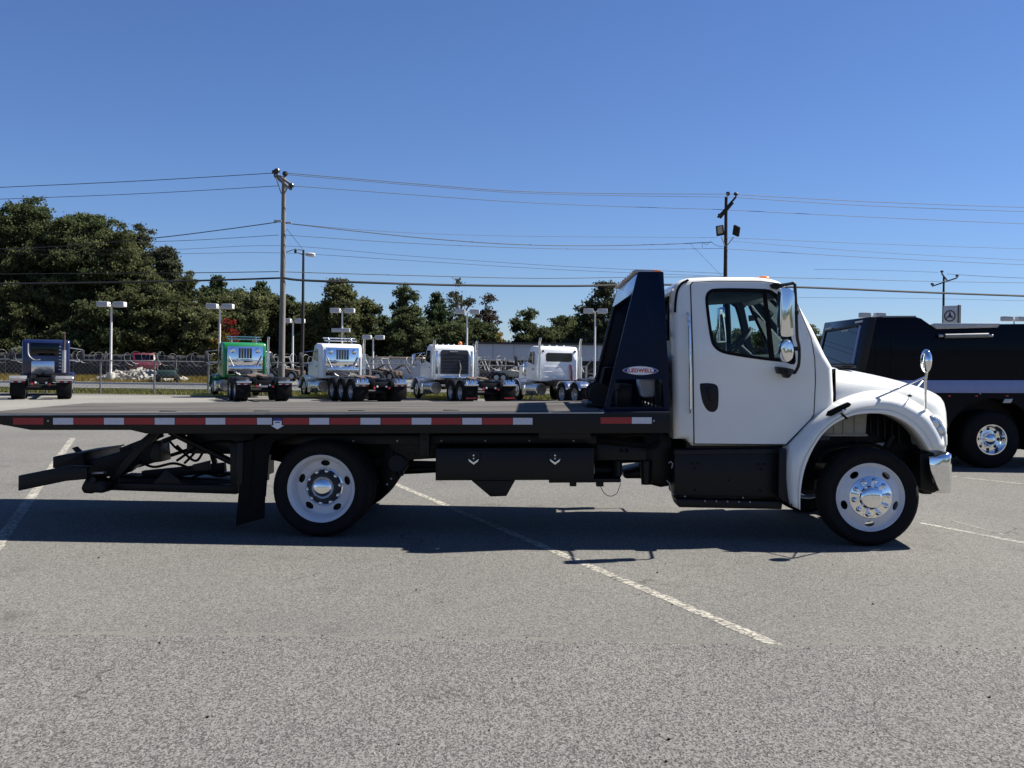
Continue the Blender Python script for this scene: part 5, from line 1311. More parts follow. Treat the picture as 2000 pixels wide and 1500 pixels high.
# ------------------------------------------------------------------ fences
def chain_fence(Y, xs, h, label):
    root = empty('chain_link_fence', (xs[0], Y, 0)); tag(root, label, 'fence'); x0 = xs[0]
    for i, x in enumerate(xs):
        p = MB().cyl((x - x0, 0, 0), (x - x0, 0, h), 0.045, n=10).build('fence_post', 'galvanised', root)
        MB().tube([(x - x0, 0, h - 0.02), (x - x0 + 0.30, -0.1, h + 0.36)], 0.03, 8).build('barb_arm', 'galvanised', p)
    MB().tube([(0, 0, h - 0.04), (xs[-1] - x0, 0, h - 0.04)], 0.028, 8).build('top_rail', 'galvanised', root)
    mb = MB(); s_ = 0.22; W = xs[-1] - x0; H = h - 0.10
    t = -H
    while t < W:
        for sg in (1, -1):
            a_ = max(0.0, t); b_ = min(W, t + H)
            if b_ > a_:
                z0, z1 = (a_ - t, b_ - t) if sg > 0 else (H - (a_ - t), H - (b_ - t))
                mb.beam((a_, 0.006 * sg, z0 + 0.05), (b_, 0.006 * sg, z1 + 0.05), 0.006, 0.006)
        t += s_
    tag(mb.build('wire_mesh', 'galvanised', root, angle=0), kind='stuff')
    n = int(W / 0.42); pts = []
    for k in range(n * 16):
        a_ = 2 * math.pi * k / 16
        q_ = k / 16; jr = 1 + 0.14 * math.sin(q_ * 1.7) + 0.10 * math.sin(q_ * 4.3 + 1)
        pts.append((q_ * 0.42 + 0.10 * math.sin(q_ * 2.9) + 0.20 * jr * math.cos(a_), -0.08 + 0.22 * math.cos(a_), h + 0.06 + 0.05 * math.sin(q_ * 0.8) + 0.29 * jr * math.sin(a_)))
    MB().tube(pts, 0.0065, 4).build('razor_wire_coil', 'galvanised', root, angle=0)
    return root
xs_f = [at(px, 735, 46.3).x for px in range(-30, 1190, 107)]
chain_fence(47.0, xs_f, 1.62, 'chain link fence with coiled razor wire behind the parked tractors')
fr = empty('screen_fence', (at(-120, 720, 88).x, 88, 0)); tag(fr, 'dark cloth covered fence below the big trees on the left', 'fence')
W_ = at(470, 720, 88).x - fr.location.x
for k in range(int(W_ / 3) + 1): MB().cyl((k * 3.0, 0, 0), (k * 3.0, 0, 2.1), 0.05, n=8).build('fence_post', 'galvanised', fr)
for k in range(int(W_ / 3)):
    mb = MB(); rows = []
    for j in range(7): rows.append([(k * 3 + 0.03 + j * 0.49, -0.06 - 0.03 * math.sin(j * 1.7 + k), z) for z in (0.05, 0.7, 1.4, 2.0 + 0.04 * math.sin(k * 2.1 + j))])
    mb.grid(rows); q = mb.build('cloth_panel', 'windscreen_cloth', fr); q.modifiers.new('shell', 'SOLIDIFY').thickness = 0.01

# ------------------------------------------------------------------ rubble, utility cart, red pickup
mb = MB()
for i in range(420):
    u_ = RNG.uniform(-1, 1); v_ = RNG.uniform(-1, 1)
    hgt = max(0.0, (1 - u_ * u_) * (1 - v_ * v_)) * 0.75
    p = Vector((at(268, 735, 74).x + u_ * 3.0, 74.5 + v_ * 1.8, hgt * RNG.uniform(0.5, 1.0)))
    mb.box(p, (RNG.uniform(.2, .65), RNG.uniform(.2, .5), RNG.uniform(.12, .35)), rot=(RNG.uniform(-.6, .6), RNG.uniform(-.6, .6), RNG.uniform(0, 3)))
tag(mb.build('rubble_pile', 'stone', angle=0, bevel=0.0), 'pile of broken pale stone below the light pole on the left', 'rubble', kind='stuff')

def small_wheel(root, x, y, r, w):
    o = MB().lathe([(0, -w / 2), (r * 0.55, -w / 2), (r * 0.9, -w / 2 - 0.01), (r, -w / 3), (r, w / 3), (r * 0.9, w / 2 + .01), (r * .55, w / 2), (0, w / 2)], n=20).build('wheel', 'tyre_rubber', root, loc=(x, y, r))
    MB().lathe([(0, -w / 2 - 0.02), (r * 0.4, -w / 2 - 0.02), (r * 0.5, -w / 2)], n=16).build('rim', 'dull_steel', o)
up = at(327, 730, 68.5)
ut = empty('utility_cart', (up.x, 68.5, 0), math.radians(-74)); tag(ut, 'small dark green utility cart with roll cage beside the rubble pile', 'cart')
for x in (-0.85, 0.85):
    for y in (-0.62, 0.62): small_wheel(ut, x, y, 0.31, 0.25)
MB().prism([(-1.25, 0.35), (-1.25, 0.78), (-0.2, 0.82), (0.5, 0.80), (0.9, 0.92), (1.25, 0.85), (1.32, 0.5), (1.2, 0.35)], -0.60, 0.60).build('body', 'utv_green', ut, bevel=0.05)
MB().prism([(-1.3, 0.80), (-1.3, 1.05), (-0.45, 1.05), (-0.45, 0.80)], -0.66, 0.66).build('cargo_bed', 'utv_green', ut, bevel=0.03)
cg = MB()
for y in (-0.6, 0.6): cg.tube([(-0.4, y, 0.8), (-0.35, y, 1.62), (0.45, y, 1.62), (0.85, y, 0.9)], 0.03, 8)
for x in (-0.35, 0.45): cg.tube([(x, -0.6, 1.62), (x, 0.6, 1.62)], 0.03, 8)
cg.build('roll_cage', 'black_steel', ut); MB().box((0.05, 0, 1.66), (0.95, 1.3, 0.05)).build('roof', 'sign_dark', ut, bevel=0.015)
MB().box((-0.15, 0, 0.92), (0.5, 1.1, 0.2)).build('seat', 'black_plastic', ut, bevel=0.04)
MB().box((0.62, 0, 1.10), (0.03, 1.0, 0.28)).build('windscreen', 'dark_glass', ut)

rp = at(278, 715, 80)
rt = empty('red_pickup', (rp.x, 80, 0.35), math.radians(-60)); tag(rt, 'red pickup truck parked behind the rubble pile', 'pickup')
for x in (-1.7, 1.7):
    for y in (-0.85, 0.85): small_wheel(rt, x, y, 0.40, 0.26)
MB().prism([(-2.7, 0.5), (-2.75, 1.02), (-0.5, 1.08), (1.0, 1.10), (2.4, 1.04), (2.7, 0.9), (2.75, 0.5)], -0.95, 0.95).build('body', 'red_paint', rt, bevel=0.06)
MB().prism([(-0.55, 1.06), (-0.40, 1.70), (-0.2, 1.78), (0.55, 1.76), (1.15, 1.08)], -0.85, 0.85).build('cabin', 'red_paint', rt, bevel=0.06)
for s_ in (-1, 1):
    MB().prism([(-0.42, 1.14), (-0.32, 1.62), (0.05, 1.66), (0.05, 1.14)], s_ * 0.856 - .004, s_ * 0.856 + .004).build('door_window', 'dark_glass', rt)
    MB().prism([(0.12, 1.14), (0.12, 1.66), (0.50, 1.64), (0.92, 1.14)], s_ * 0.856 - .004, s_ * 0.856 + .004).build('door_window', 'dark_glass', rt)
MB().box((0.86, 0, 1.42), (0.02, 1.4, 0.56), rot=(0, -0.72, 0)).build('windscreen', 'cab_glass', rt)
MB().box((-1.7, 0, 1.25), (1.8, 1.7, 0.4)).build('bed_load', 'black_plastic', rt, bevel=0.1)

# ------------------------------------------------------------------ buildings and yard stock
def long_shed():
    x0, x1, Y = at(922, 690, 98).x, at(1330, 690, 98).x, 98
    r = empty('long_shed', (x0, Y, 0)); tag(r, 'long low shed with grey metal fascia and dark open front', 'building'); W = x1 - x0
    z1, z0 = 3.55, 1.98
    MB().box((W / 2, 4.6, z1 + 0.08), (W + 0.6, 10, 0.12)).build('roof', 'building_dark', r)
    n = 10
    for k in range(n): MB().box((W * (k + .5) / n, -0.05, (z0 + z1) / 2), (W / n - 0.03, 0.08, z1 - z0)).build('fascia_panel', 'building_fascia', r, bevel=0.01)
    MB().box((W / 2, 5.2, 1.9), (W - 0.4, 8.6, 3.75)).build('back_wall', 'building_dark', r)
    for k in range(9): MB().box((W * k / 8, 0.3, 1.0), (0.18, 0.18, 2.0)).build('post', 'dull_steel', r, bevel=0.01)
    for k in range(3): MB().box((W * (k + 0.6) / 3.2, -0.12, z0 - 0.12), (0.5, 0.1, 0.18)).build('lamp', 'pole_white', r, bevel=0.02)
long_shed()
x0 = at(706, 715, 93).x; x1 = at(822, 715, 93).x
sh_ = empty('low_shed', (x0, 93, 0)); tag(sh_, 'low blue grey shed with tan roof edge beside the gravel yard', 'building'); W = x1 - x0
for k in range(6): MB().box((W * (k + .5) / 6, 0, 0.98), (W / 6 - 0.03, 0.1, 1.96)).build('wall_panel', 'building_fascia', sh_, bevel=0.01)
MB().box((W / 2, 1.6, 2.05), (W + 0.5, 3.8, 0.14)).build('roof', 'roof_tan', sh_, bevel=0.02)
MB().box((W / 2, 1.8, 0.98), (W - 0.3, 3.2, 1.96)).build('back_wall', 'building_dark', sh_)
for k in range(9):
    MB().box((W * (k + .5) / 9, -0.08, 1.75 - 0.35 * (k % 2)), (0.25, 0.06, 0.10)).build('wall_lamp', 'pole_white', sh_, bevel=0.01)

# stacked frames and machines waiting in the yard
def yard_machine(px, Y, kind, label):
    Y *= 0.83; p = at(px, 730, Y); r = empty('yard_machine', (p.x, Y, 0), RNG.uniform(-.4, .4)); tag(r, label, 'machinery', 'machines standing in the yard')
    for x in (-0.9, 0.9):
        for y in (-0.7, 0.7): small_wheel(r, x, y, 0.42, 0.3)
    MB().prism([(-1.4, 0.5), (-1.4, 1.0), (-0.4, 1.1), (0.2, 1.0), (1.4, 0.85), (1.4, 0.5)], -0.6, 0.6).build('body', kind, r, bevel=0.06)
    mb = MB()
    for y in (-0.55, 0.55): mb.tube([(-1.2, y, 1.0), (-1.1, y, 1.9), (-0.1, y, 1.9), (0.3, y, 1.0)], 0.05, 6)
    mb.build('roll_frame', 'dull_steel', r)
    MB().box((-0.6, 0, 1.95), (1.2, 1.3, 0.06)).build('canopy', 'dull_steel', r, bevel=0.02)
    MB().tube([(0.6, 0.3, 0.9), (1.7, 0.3, 1.5), (2.3, 0.3, 0.7)], 0.09, 8).build('boom_arm', kind, r)
for px, Y, k_, lb_ in ((715, 100, 'building_dark', 'dark machine with canopy in front of the low shed, left one'), (752, 102, 'rust_metal', 'rusty machine with canopy in front of the low shed, right one'),
                       (945, 104, 'building_dark', 'dark machine just right of the tractor with the beacon'), (975, 106, 'dull_steel', 'grey machine between two white tractors, by the long shed'),
                       (1008, 104, 'tan_plastic', 'tan machine in front of the long shed by the hood of the last tractor'), (1132, 104, 'building_dark', 'dark machine right of the last white tractor'), (560, 96, 'rust_metal', 'machine with roll frame behind the tall utility pole')):
    yard_machine(px, Y, k_, lb_)
# ------------------------------------------------------------------ poles, lamps, sign, wires
def utility_pole(name, px, Y, top, r, m_, label, arms=(), cat='utility pole'):
    p = at(px, (top + 740) / 2, Y); z = at(px, top, Y).z
    root = empty(name, (p.x, Y, 0)); tag(root, label, cat)
    MB().tube([(0, 0, 0), (0.02, 0, z * .5), (0, 0, z)], r, 14, rs=[r * 1.15, r, r * 0.72]).build('pole', m_, root)
    return root, z
def crossarm(root, zc, half, ang, m_, insul=(-1, 1)):
    d = Vector((math.cos(ang) * half, -0.25, math.sin(ang) * half))
    a_ = MB().beam(Vector((0, -0.2, zc)) - d, Vector((0, -0.2, zc)) + d, 0.10, 0.12).build('crossarm', m_, root, bevel=0.01)
    for s_ in insul:
        c = Vector((0, -0.2, zc)) + d * s_
        MB().lathe([(0, 0.0), (0.05, 0.0), (0.05, 0.1), (0.14, 0.12), (0.16, 0.22), (0.12, 0.30), (0.0, 0.32)], axis='z', n=12).build('insulator', 'insulator', a_, loc=c)
P1, z1 = utility_pole('utility_pole', 552, 51.0, 345, 0.145, 'grey_wood', 'tall weathered grey utility pole with slanting crossarms, behind the green tractor')
crossarm(P1, z1 - 0.35, 0.62, math.radians(-38), 'grey_wood'); crossarm(P1, z1 - 0.15, 0.45, math.radians(-35), 'grey_wood', (-1,))
MB().lathe([(0, 0), (0.06, 0), (0.15, 0.12), (0.12, 0.26), (0, 0.28)], axis='z', n=12).build('insulator', 'insulator', P1, loc=(0.06, 0, z1))
MB().tube([(0.0, -0.1, z1 - 1.0), (0.28, -0.3, z1 - 0.55), (0.45, -0.3, z1 - 0.40)], 0.04, 8).build('arm_brace', 'galvanised', P1)
MB().tube([(-0.1, -0.1, z1 - 0.9), (-0.35, -0.3, z1 - 0.1)], 0.025, 8).build('arm_brace', 'galvanised', P1)
MB().box((-0.25, -0.15, at(552, 433, 51).z), (0.4, 0.1, 0.12)).build('cable_clamp', 'dull_steel', P1, bevel=0.01)
MB().box((0.3, -0.15, at(552, 436, 51).z), (0.3, 0.1, 0.10)).build('cable_clamp', 'dull_steel', P1, bevel=0.01)
P2, z2 = utility_pole('lamp_pole', 591, 64.6, 488, 0.10, 'dark_wood', 'dark wooden pole with a cobra head street lamp, beside the tall grey pole', cat='lamp pole')
MB().tube([(0, 0, z2 - 0.35), (-0.45, -0.1, z2 - 0.12), (-0.5, -0.1, z2 + 0.1)], 0.03, 8).build('lamp_arm', 'galvanised', P2)
MB().tube([(-1.2, -0.2, z2 - 0.22), (-0.6, -0.2, z2 - 0.02), (0.1, -0.2, z2 - 0.03)], 0.03, 8).build('lamp_arm', 'galvanised', P2)
lh = MB().sphere((0.5, -0.2, z2 - 0.32), 0.32, 16, (1.1, 0.6, 0.42)).build('lamp_head', 'lamp_grey', P2)
MB().sphere((0.62, -0.2, z2 - 0.40), 0.20, 14, (1.1, 0.7, 0.5)).build('lamp_lens', 'clear_lens', lh)
MB().box((-0.5, -0.1, z2 - 0.1), (0.15, 0.12, 0.25)).build('photo_cell', 'black_plastic', P2, bevel=0.02)
P3, z3 = utility_pole('utility_pole', 1416, 66, 384, 0.14, 'dark_wood', 'dark utility pole with two floodlights, rising behind the cab roof')
crossarm(P3, z3 - 0.95, 0.62, math.radians(52), 'dark_wood', (-1,)); crossarm(P3, z3 - 0.75, 0.85, math.radians(50), 'dark_wood', (1,))
MB().lathe([(0, 0), (0.06, 0), (0.15, 0.12), (0.12, 0.26), (0, 0.28)], axis='z', n=12).build('insulator', 'insulator', P3, loc=(0.12, 0, z3 + 0.05))
zf = at(1416, 452, 66).z
for s_, dx, rot in ((-1, -0.47, (0.25, -0.22, 0.2)), (1, 0.62, (0.3, 0.42, -0.9))):
    f_ = MB().box((dx, -0.4, zf), (0.52, 0.16, 0.68), rot=rot).build('floodlight', 'black_steel', P3, bevel=0.03)
    MB().box((dx + 0.02 * s_, -0.50, zf + 0.02), (0.34, 0.03, 0.46), rot=rot).build('flood_lens', 'tan_plastic', f_, bevel=0.01)
    MB().tube([(0.05 * s_, -0.1, zf - 1.0), (dx * 0.75, -0.3, zf - 0.40)], 0.035, 8).build('bracket', 'dull_steel', P3)
P4, z4 = utility_pole('utility_pole', 1842, 95, 540, 0.125, 'dark_wood', 'distant dark utility pole beside the white emblem sign')
crossarm(P4, z4 - 0.55, 1.15, math.radians(20), 'dark_wood'); crossarm(P4, z4 - 0.1, 0.5, math.radians(140), 'dark_wood', (1,))

def lot_lamp(px, Y, top, label, heads=2, second=None):
    Y *= 0.79; p = at(px, 660, Y); z = at(px, top, Y).z
    r = empty('lot_light', (p.x, Y, 0)); tag(r, label, 'light pole', 'twin head lot lights')
    MB().tube([(0, 0, 0.55), (0, 0, z)], 0.09, 12, rs=[0.095, 0.065]).build('pole', 'pole_white', r)
    MB().cyl((0, 0, 0), (0, 0, 0.6), 0.28, n=16).build('base', 'concrete_block', r, bevel=0.02)
    for s_ in (-1, 1):
        h_ = MB().box((s_ * 0.60, 0, z + 0.06), (0.80, 0.62, 0.38)).build('lamp_head', 'lamp_grey', r, bevel=0.03)
        MB().box((s_ * 0.60 + 0.39, -0.0, z + 0.06), (0.05, 0.57, 0.33)).build('end_cap', 'pole_white', h_, bevel=0.01)
        MB().box((s_ * 0.17, 0, z + 0.05), (0.2, 0.08, 0.08)).build('arm', 'pole_white', r)
        MB().box((s_ * 0.60, 0, z - 0.14), (0.6, 0.45, 0.03)).build('lens', 'clear_lens', h_)
    if second:
        zz = at(px, second, Y).z
        MB().box((-0.1, 0.0, zz), (1.5, 0.5, 0.32)).build('lamp_head', 'lamp_grey', r, bevel=0.03)
for a_ in ((217, 92, 596, 'twin head light pole standing by the rubble pile'), (429, 95, 600, 'twin head light pole left of the green tractor'), (572, 110, 628, 'small distant twin head light pole just right of the tall grey pole'),
           (668, 104, 608, 'twin head light pole with a lower lamp, behind the white three axle tractor', 2, 645), (729, 116, 660, 'farthest and smallest twin head light pole, in front of dark trees'),
           (912, 104, 610, 'twin head light pole behind the tractor with the orange beacon'), (1162, 106, 609, 'twin head light pole partly hidden by the headache rack'),
           (1703, 100, 617, 'twin head light pole just above the roof of the black truck body'), (1980, 104, 624, 'twin head light pole at the right edge above the black truck body')):
    lot_lamp(*a_)

# emblem sign
sp = at(1858, 650, 72)
sg = empty('emblem_sign', (sp.x, 72, 0), math.radians(-48)); tag(sg, 'white square sign with round emblem above the black truck body', 'sign')
zt, zb = at(1858, 597, 72).z, at(1858, 640, 72).z
MB().cyl((0, 0.2, 0), (0, 0.2, zt - 0.3), 0.12, n=12).build('post', 'dull_steel', sg)
bd = MB().box((0, 0, (zt + zb) / 2), (1.1, 0.30, zt - zb)).build('panel', 'sign_white', sg, bevel=0.02)
MB().box((0.56, 0, (zt + zb) / 2), (0.10, 0.34, zt - zb + 0.06)).build('panel_edge', 'sign_dark', bd)
cz = (zt + zb) / 2 + 0.05
MB().lathe([(0.34, -0.02), (0.34, 0.0), (0.42, 0.0), (0.42, -0.02)], n=32, closed=True).build('emblem_ring', 'sign_dark', bd, loc=(-0.05, -0.165, cz))
em = MB()
for t in (90, 215, 325): 
    a_ = math.radians(t); b_ = math.radians(t + 90)
    em.prism([(0.35 * math.cos(a_), 0.35 * math.sin(a_)), (0.09 * math.cos(b_), 0.09 * math.sin(b_)), (-0.09 * math.cos(b_), -0.09 * math.sin(b_))], -0.02, 0.0)
em.build('emblem_star', 'sign_dark', bd, loc=(-0.05, -0.168, cz))

def wire(pts, r, name, label, group='overhead lines'):
    """pts: (px, py, Y) anchor points, slack curve through them"""
    P = spline([at(x, y, Y * 0.885) for x, y, Y in pts], 10, False)
    tag(MB().tube(P, r * 0.9, 5).build(name, 'wire_black', angle=0), label, 'cable', group)
Ya, Yb, Yc = 57.4, 74.4, 88
wire([(-220, 376, Ya), (0, 366, Ya), (280, 353, Ya), (535, 338, Ya)], 0.020, 'power_line', 'topmost cable running left from the tall grey pole')
wire([(560, 338, Ya), (800, 358, 62), (1000, 373, 66), (1200, 378, 71), (1421, 379, Yb)], 0.020, 'power_line', 'topmost cable between the two tall poles')
wire([(560, 341, Ya), (800, 361, 62), (1000, 376, 66), (1200, 382, 71), (1429, 385, Yb)], 0.016, 'power_line', 'second cable from the top between the two tall poles')
wire([(1421, 379, Yb), (1700, 394, 82), (2000, 405, Yc), (2250, 410, 95)], 0.022, 'power_line', 'topmost cable running right from the floodlight pole')
wire([(1429, 385, Yb), (1700, 402, 82), (2000, 413, Yc), (2250, 417, 95)], 0.022, 'power_line', 'second cable from the top, right of the floodlight pole')
wire([(-220, 397, Ya), (0, 389, Ya), (280, 378, Ya), (545, 363, Ya)], 0.016, 'power_line', 'second cable from the top, left of the tall grey pole')
wire([(571, 363, Ya), (800, 380, 62), (1000, 394, 66), (1200, 403, 71), (1402, 409, Yb)], 0.017, 'power_line', 'third cable from the top between the two tall poles')
wire([(1402, 409, Yb), (1700, 424, 82), (2000, 437, Yc), (2250, 444, 95)], 0.020, 'power_line', 'third cable from the top, right of the floodlight pole')
wire([(-200, 492, Ya), (100, 482, Ya), (300, 465, Ya), (440, 448, Ya), (541, 434, Ya)], 0.026, 'power_line', 'twisted cable rising from the big trees to the tall grey pole')
wire([(559, 436, Ya), (700, 452, 60), (850, 467, 63), (1000, 477, 66), (1150, 480, 70), (1300, 477, 73), (1390, 473, Yb)], 0.026, 'power_line', 'sagging twisted cable between the two tall poles')
wire([(560, 436, Ya), (750, 452, 60), (1000, 461, 66), (1400, 464, Yb)], 0.010, 'power_line', 'thin cable above the sagging twisted cable')
wire([(1418, 464, Yb), (1700, 476, 82), (2000, 486, Yc), (2200, 491, 95)], 0.014, 'power_line', 'thin cable below the floodlights, right side, upper')
wire([(1430, 471, Yb), (1700, 492, 82), (2000, 508, Yc), (2200, 514, 95)], 0.014, 'power_line', 'thin cable below the floodlights, right side, middle')
wire([(1418, 486, Yb), (1700, 503, 82), (2000, 517, Yc), (2200, 523, 95)], 0.018, 'power_line', 'thin cable below the floodlights, right side, lower')
wire([(300, 472, Ya), (400, 468, Ya), (545, 459, Ya)], 0.014, 'power_line', 'thin cable meeting the tall grey pole just under the twisted one')
wire([(558, 459, Ya), (800, 475, 62), (1050, 485, 67), (1250, 487, 72), (1414, 485, Yb)], 0.015, 'power_line', 'thin cable just under the sagging twisted cable')
wire([(-100, 486, 70), (300, 488, 70), (545, 480, 70), (800, 500, 72), (1100, 520, 74), (1415, 534, Yb)], 0.012, 'power_line', 'upper of two faint cables passing behind the street lamp')
wire([(-100, 496, 70), (300, 496, 70), (545, 494, 70), (800, 509, 72), (1100, 527, 74), (1415, 540, Yb)], 0.012, 'power_line', 'lower of two faint cables passing behind the street lamp')
wire([(-200, 537, Ya), (100, 534.5, Ya), (350, 533, Ya), (545, 530.5, Ya)], 0.022, 'power_line', 'cable crossing the big trees above the thick one')
wire([(558, 531, Ya), (800, 538, 62), (1050, 543.5, 67), (1300, 541, 72), (1560, 543, 78), (1842, 550, 96), (2200, 555, 105)], 0.022, 'power_line', 'cable running just above the thick black one, right of the tall pole')
wire([(-200, 556, Ya), (100, 553, Ya), (350, 549, Ya), (548, 543, Ya)], 0.055, 'power_line', 'thick black cable crossing the big trees on the left')
wire([(553, 543, Ya), (594, 547.5, 57.5), (720, 552, 58), (900, 557, 60), (1110, 558.5, 62), (1300, 556, 64), (1560, 561, 66), (1780, 570, 68), (2000, 578, 70), (2200, 584, 72)], 0.068, 'power_line', 'thickest black cable running right behind the cab')
wire([(560, 447, Ya), (590, 485, 71.8)], 0.014, 'guy_wire', 'short slanting wire from the tall pole to the street lamp')
wire([(1348, 476, Yb), (1404, 533, Yb + 1), (1440, 569, Yb + 2)], 0.010, 'guy_wire', 'thin slanting guy wire left of the floodlight pole')
wire([(1372, 484, Yb), (1372, 474, Yb), (1380, 478, Yb), (1388, 472, Yb), (1396, 478, Yb), (1406, 481, Yb), (1412, 481, Yb)], 0.014, 'cable_loop', 'looped jumper cable left of the floodlight pole')
wire([(1850, 535, 112), (1950, 541, 112), (2150, 549, 112)], 0.022, 'power_line', 'cable running right from the distant pole')
wire([(1590, 526, 112), (1720, 528, 112), (1832, 532, 112)], 0.016, 'power_line', 'faint cable reaching the distant pole from the left')
wire([(1560, 581, 120), (1800, 583, 120), (2100, 590, 120)], 0.016, 'power_line', 'lowest faint cable on the right')

# ------------------------------------------------------------------ trees
def leaves(P, size, mat_name, name, parent, tint, flat=0.0):
    n = len(P)
    u = NP.normal(size=(n, 3)); u /= np.linalg.norm(u, axis=1)[:, None]
    if flat: u[:, 2] *= (1 - flat); u /= np.linalg.norm(u, axis=1)[:, None]
    w = NP.normal(size=(n, 3)); v = np.cross(u, w); v /= np.linalg.norm(v, axis=1)[:, None]
    s = (size * NP.uniform(0.55, 1.25, n))[:, None]
    a_ = P - u * s * 0.5; b_ = P + v * s * 0.32; c_ = P + u * s * 0.5; d_ = P - v * s * 0.32
    V = np.stack([a_, b_, c_, d_], 1).reshape(-1, 3)
    me = bpy.data.meshes.new(name)
    me.vertices.add(4 * n); me.vertices.foreach_set('co', V.astype(np.float32).ravel())
    me.loops.add(4 * n); me.loops.foreach_set('vertex_index', np.arange(4 * n, dtype=np.int32))
    me.polygons.add(n); me.polygons.foreach_set('loop_start', np.arange(0, 4 * n, 4, dtype=np.int32)); me.update()
    t_ = me.attributes.new('tint', 'FLOAT', 'FACE'); t_.data.foreach_set('value', np.clip(tint, 0, 1).astype(np.float32))
    return link_mesh(name, me, mat_name, parent)
def broad_crown(a, z0, z1, dens, nl, thin=0.0):
    """clumped crown between heights z0 and z1, half width a"""
    b = (z1 - z0) / 2; zc = (z0 + z1) / 2; P, T = [], []
    for k in range(nl):
        th = NP.uniform(0, 2 * math.pi); ph = NP.uniform(-0.95, 1.0); rr = NP.uniform(0.25, 0.84) 
        q = math.sqrt(max(0, 1 - ph * ph))
        c = np.array([a * rr * q * math.cos(th), a * rr * q * math.sin(th), zc + b * 0.95 * ph * (0.75 + 0.25 * rr)])
        r = NP.uniform(0.22, 0.40) * min(a, b) 
        nt = max(6, int(9 * r)); sh = NP.uniform(-0.14, 0.14)
        d = NP.normal(size=(nt, 3)); d /= np.linalg.norm(d, axis=1)[:, None]
        tw = c + d * (r * NP.uniform(0.45, 1.15, nt))[:, None] * np.array([1.15, 1.15, 0.85])
        per = max(8, int(dens * r * r * 13 / nt)); sg = 0.16 + 0.10 * r
        P.append((tw[:, None, :] + NP.normal(0, 1, (nt, per, 3)) * np.array([sg, sg, sg * 0.6])).reshape(-1, 3))
        T.append((NP.normal(0.5 + sh, 0.15, nt)[:, None] + NP.normal(0, 0.16, (nt, per))).ravel())
    return np.concatenate(P), np.concatenate(T)
def cone_crown(a, z0, z1, dens):
    P, T = [], []; n_lay = int((z1 - z0) / 0.55)
    for k in range(n_lay):
        f_ = k / n_lay; z = z0 + (z1 - z0) * f_; R_ = a * (1 - f_) ** 0.65 * NP.uniform(0.75, 1.15) + 0.15
        for j in range(int(6 + 9 * (1 - f_))):
            th = NP.uniform(0, 2 * math.pi); L_ = R_ * NP.uniform(0.6, 1.05); n = int(dens * L_ * 3) + 3
            t = NP.uniform(0.1, 1, n)
            x = np.stack([np.cos(th) * L_ * t, np.sin(th) * L_ * t, z - 0.25 * L_ * t + 0.2 * t * t], 1) + NP.normal(0, 0.16, (n, 3))
            P.append(x); T.append(NP.normal(NP.uniform(0.25, 0.75), 0.18, n))
    return np.concatenate(P), np.concatenate(T)
def tree(px, top, half, Y, kind, leaf, label, z0f=0.12, nl=46, dens=60, size=0.30, group='trees along the lot'):
    Y *= 0.82; p = at(px, (top + 730) / 2, Y); z1 = at(px, top, Y).z; a = half / F * Y
    r = empty({'cone': 'conifer_tree', 'broad': 'broadleaf_tree'}[kind], (p.x, Y, 0)); tag(r, label, 'tree', group)
    z0 = z1 * z0f
    if kind == 'broad':
        P, T = broad_crown(a, z0, z1, dens, nl)
        mb = MB(); rt = 0.03 * z1
        mb.tube([(0, 0, -0.1), (0.1, 0.05, z1 * .25), (-0.05, 0.1, z1 * .55), (0.1, 0, z1 * .82)], rt, 8, rs=[rt * 1.2, rt, rt * .6, rt * .15])
        for k in range(9):
            th = NP.uniform(0, 2 * math.pi); h_ = z1 * NP.uniform(.2, .6); e_ = NP.uniform(.5, .85)
            mb.tube([(0, 0, h_), (a * .4 * math.cos(th), a * .4 * math.sin(th), h_ + z1 * .10), (a * e_ * math.cos(th), a * e_ * math.sin(th), h_ + z1 * .22)], rt * .4, 6, rs=[rt * .5, rt * .3, rt * .08])
        mb.build('trunk', 'bark', r)
    else:
        P, T = cone_crown(a, z0, z1, dens)
        mb = MB(); rt = 0.018 * z1
        mb.tube([(0, 0, -0.1), (0, 0, z1 * .5), (0, 0, z1 * .98)], rt, 8, rs=[rt * 1.2, rt * .7, 0.03])
        for k in range(8):
            th = NP.uniform(0, 2 * math.pi); h_ = z1 * NP.uniform(.15, .8); L_ = a * (1 - h_ / z1)
            mb.tube([(0, 0, h_), (L_ * math.cos(th), L_ * math.sin(th), h_ - 0.1 * L_)], 0.05, 5, rs=[0.06, 0.02])
        mb.build('trunk', 'bark', r)
    leaves(P, size, leaf, 'crown', r, T)
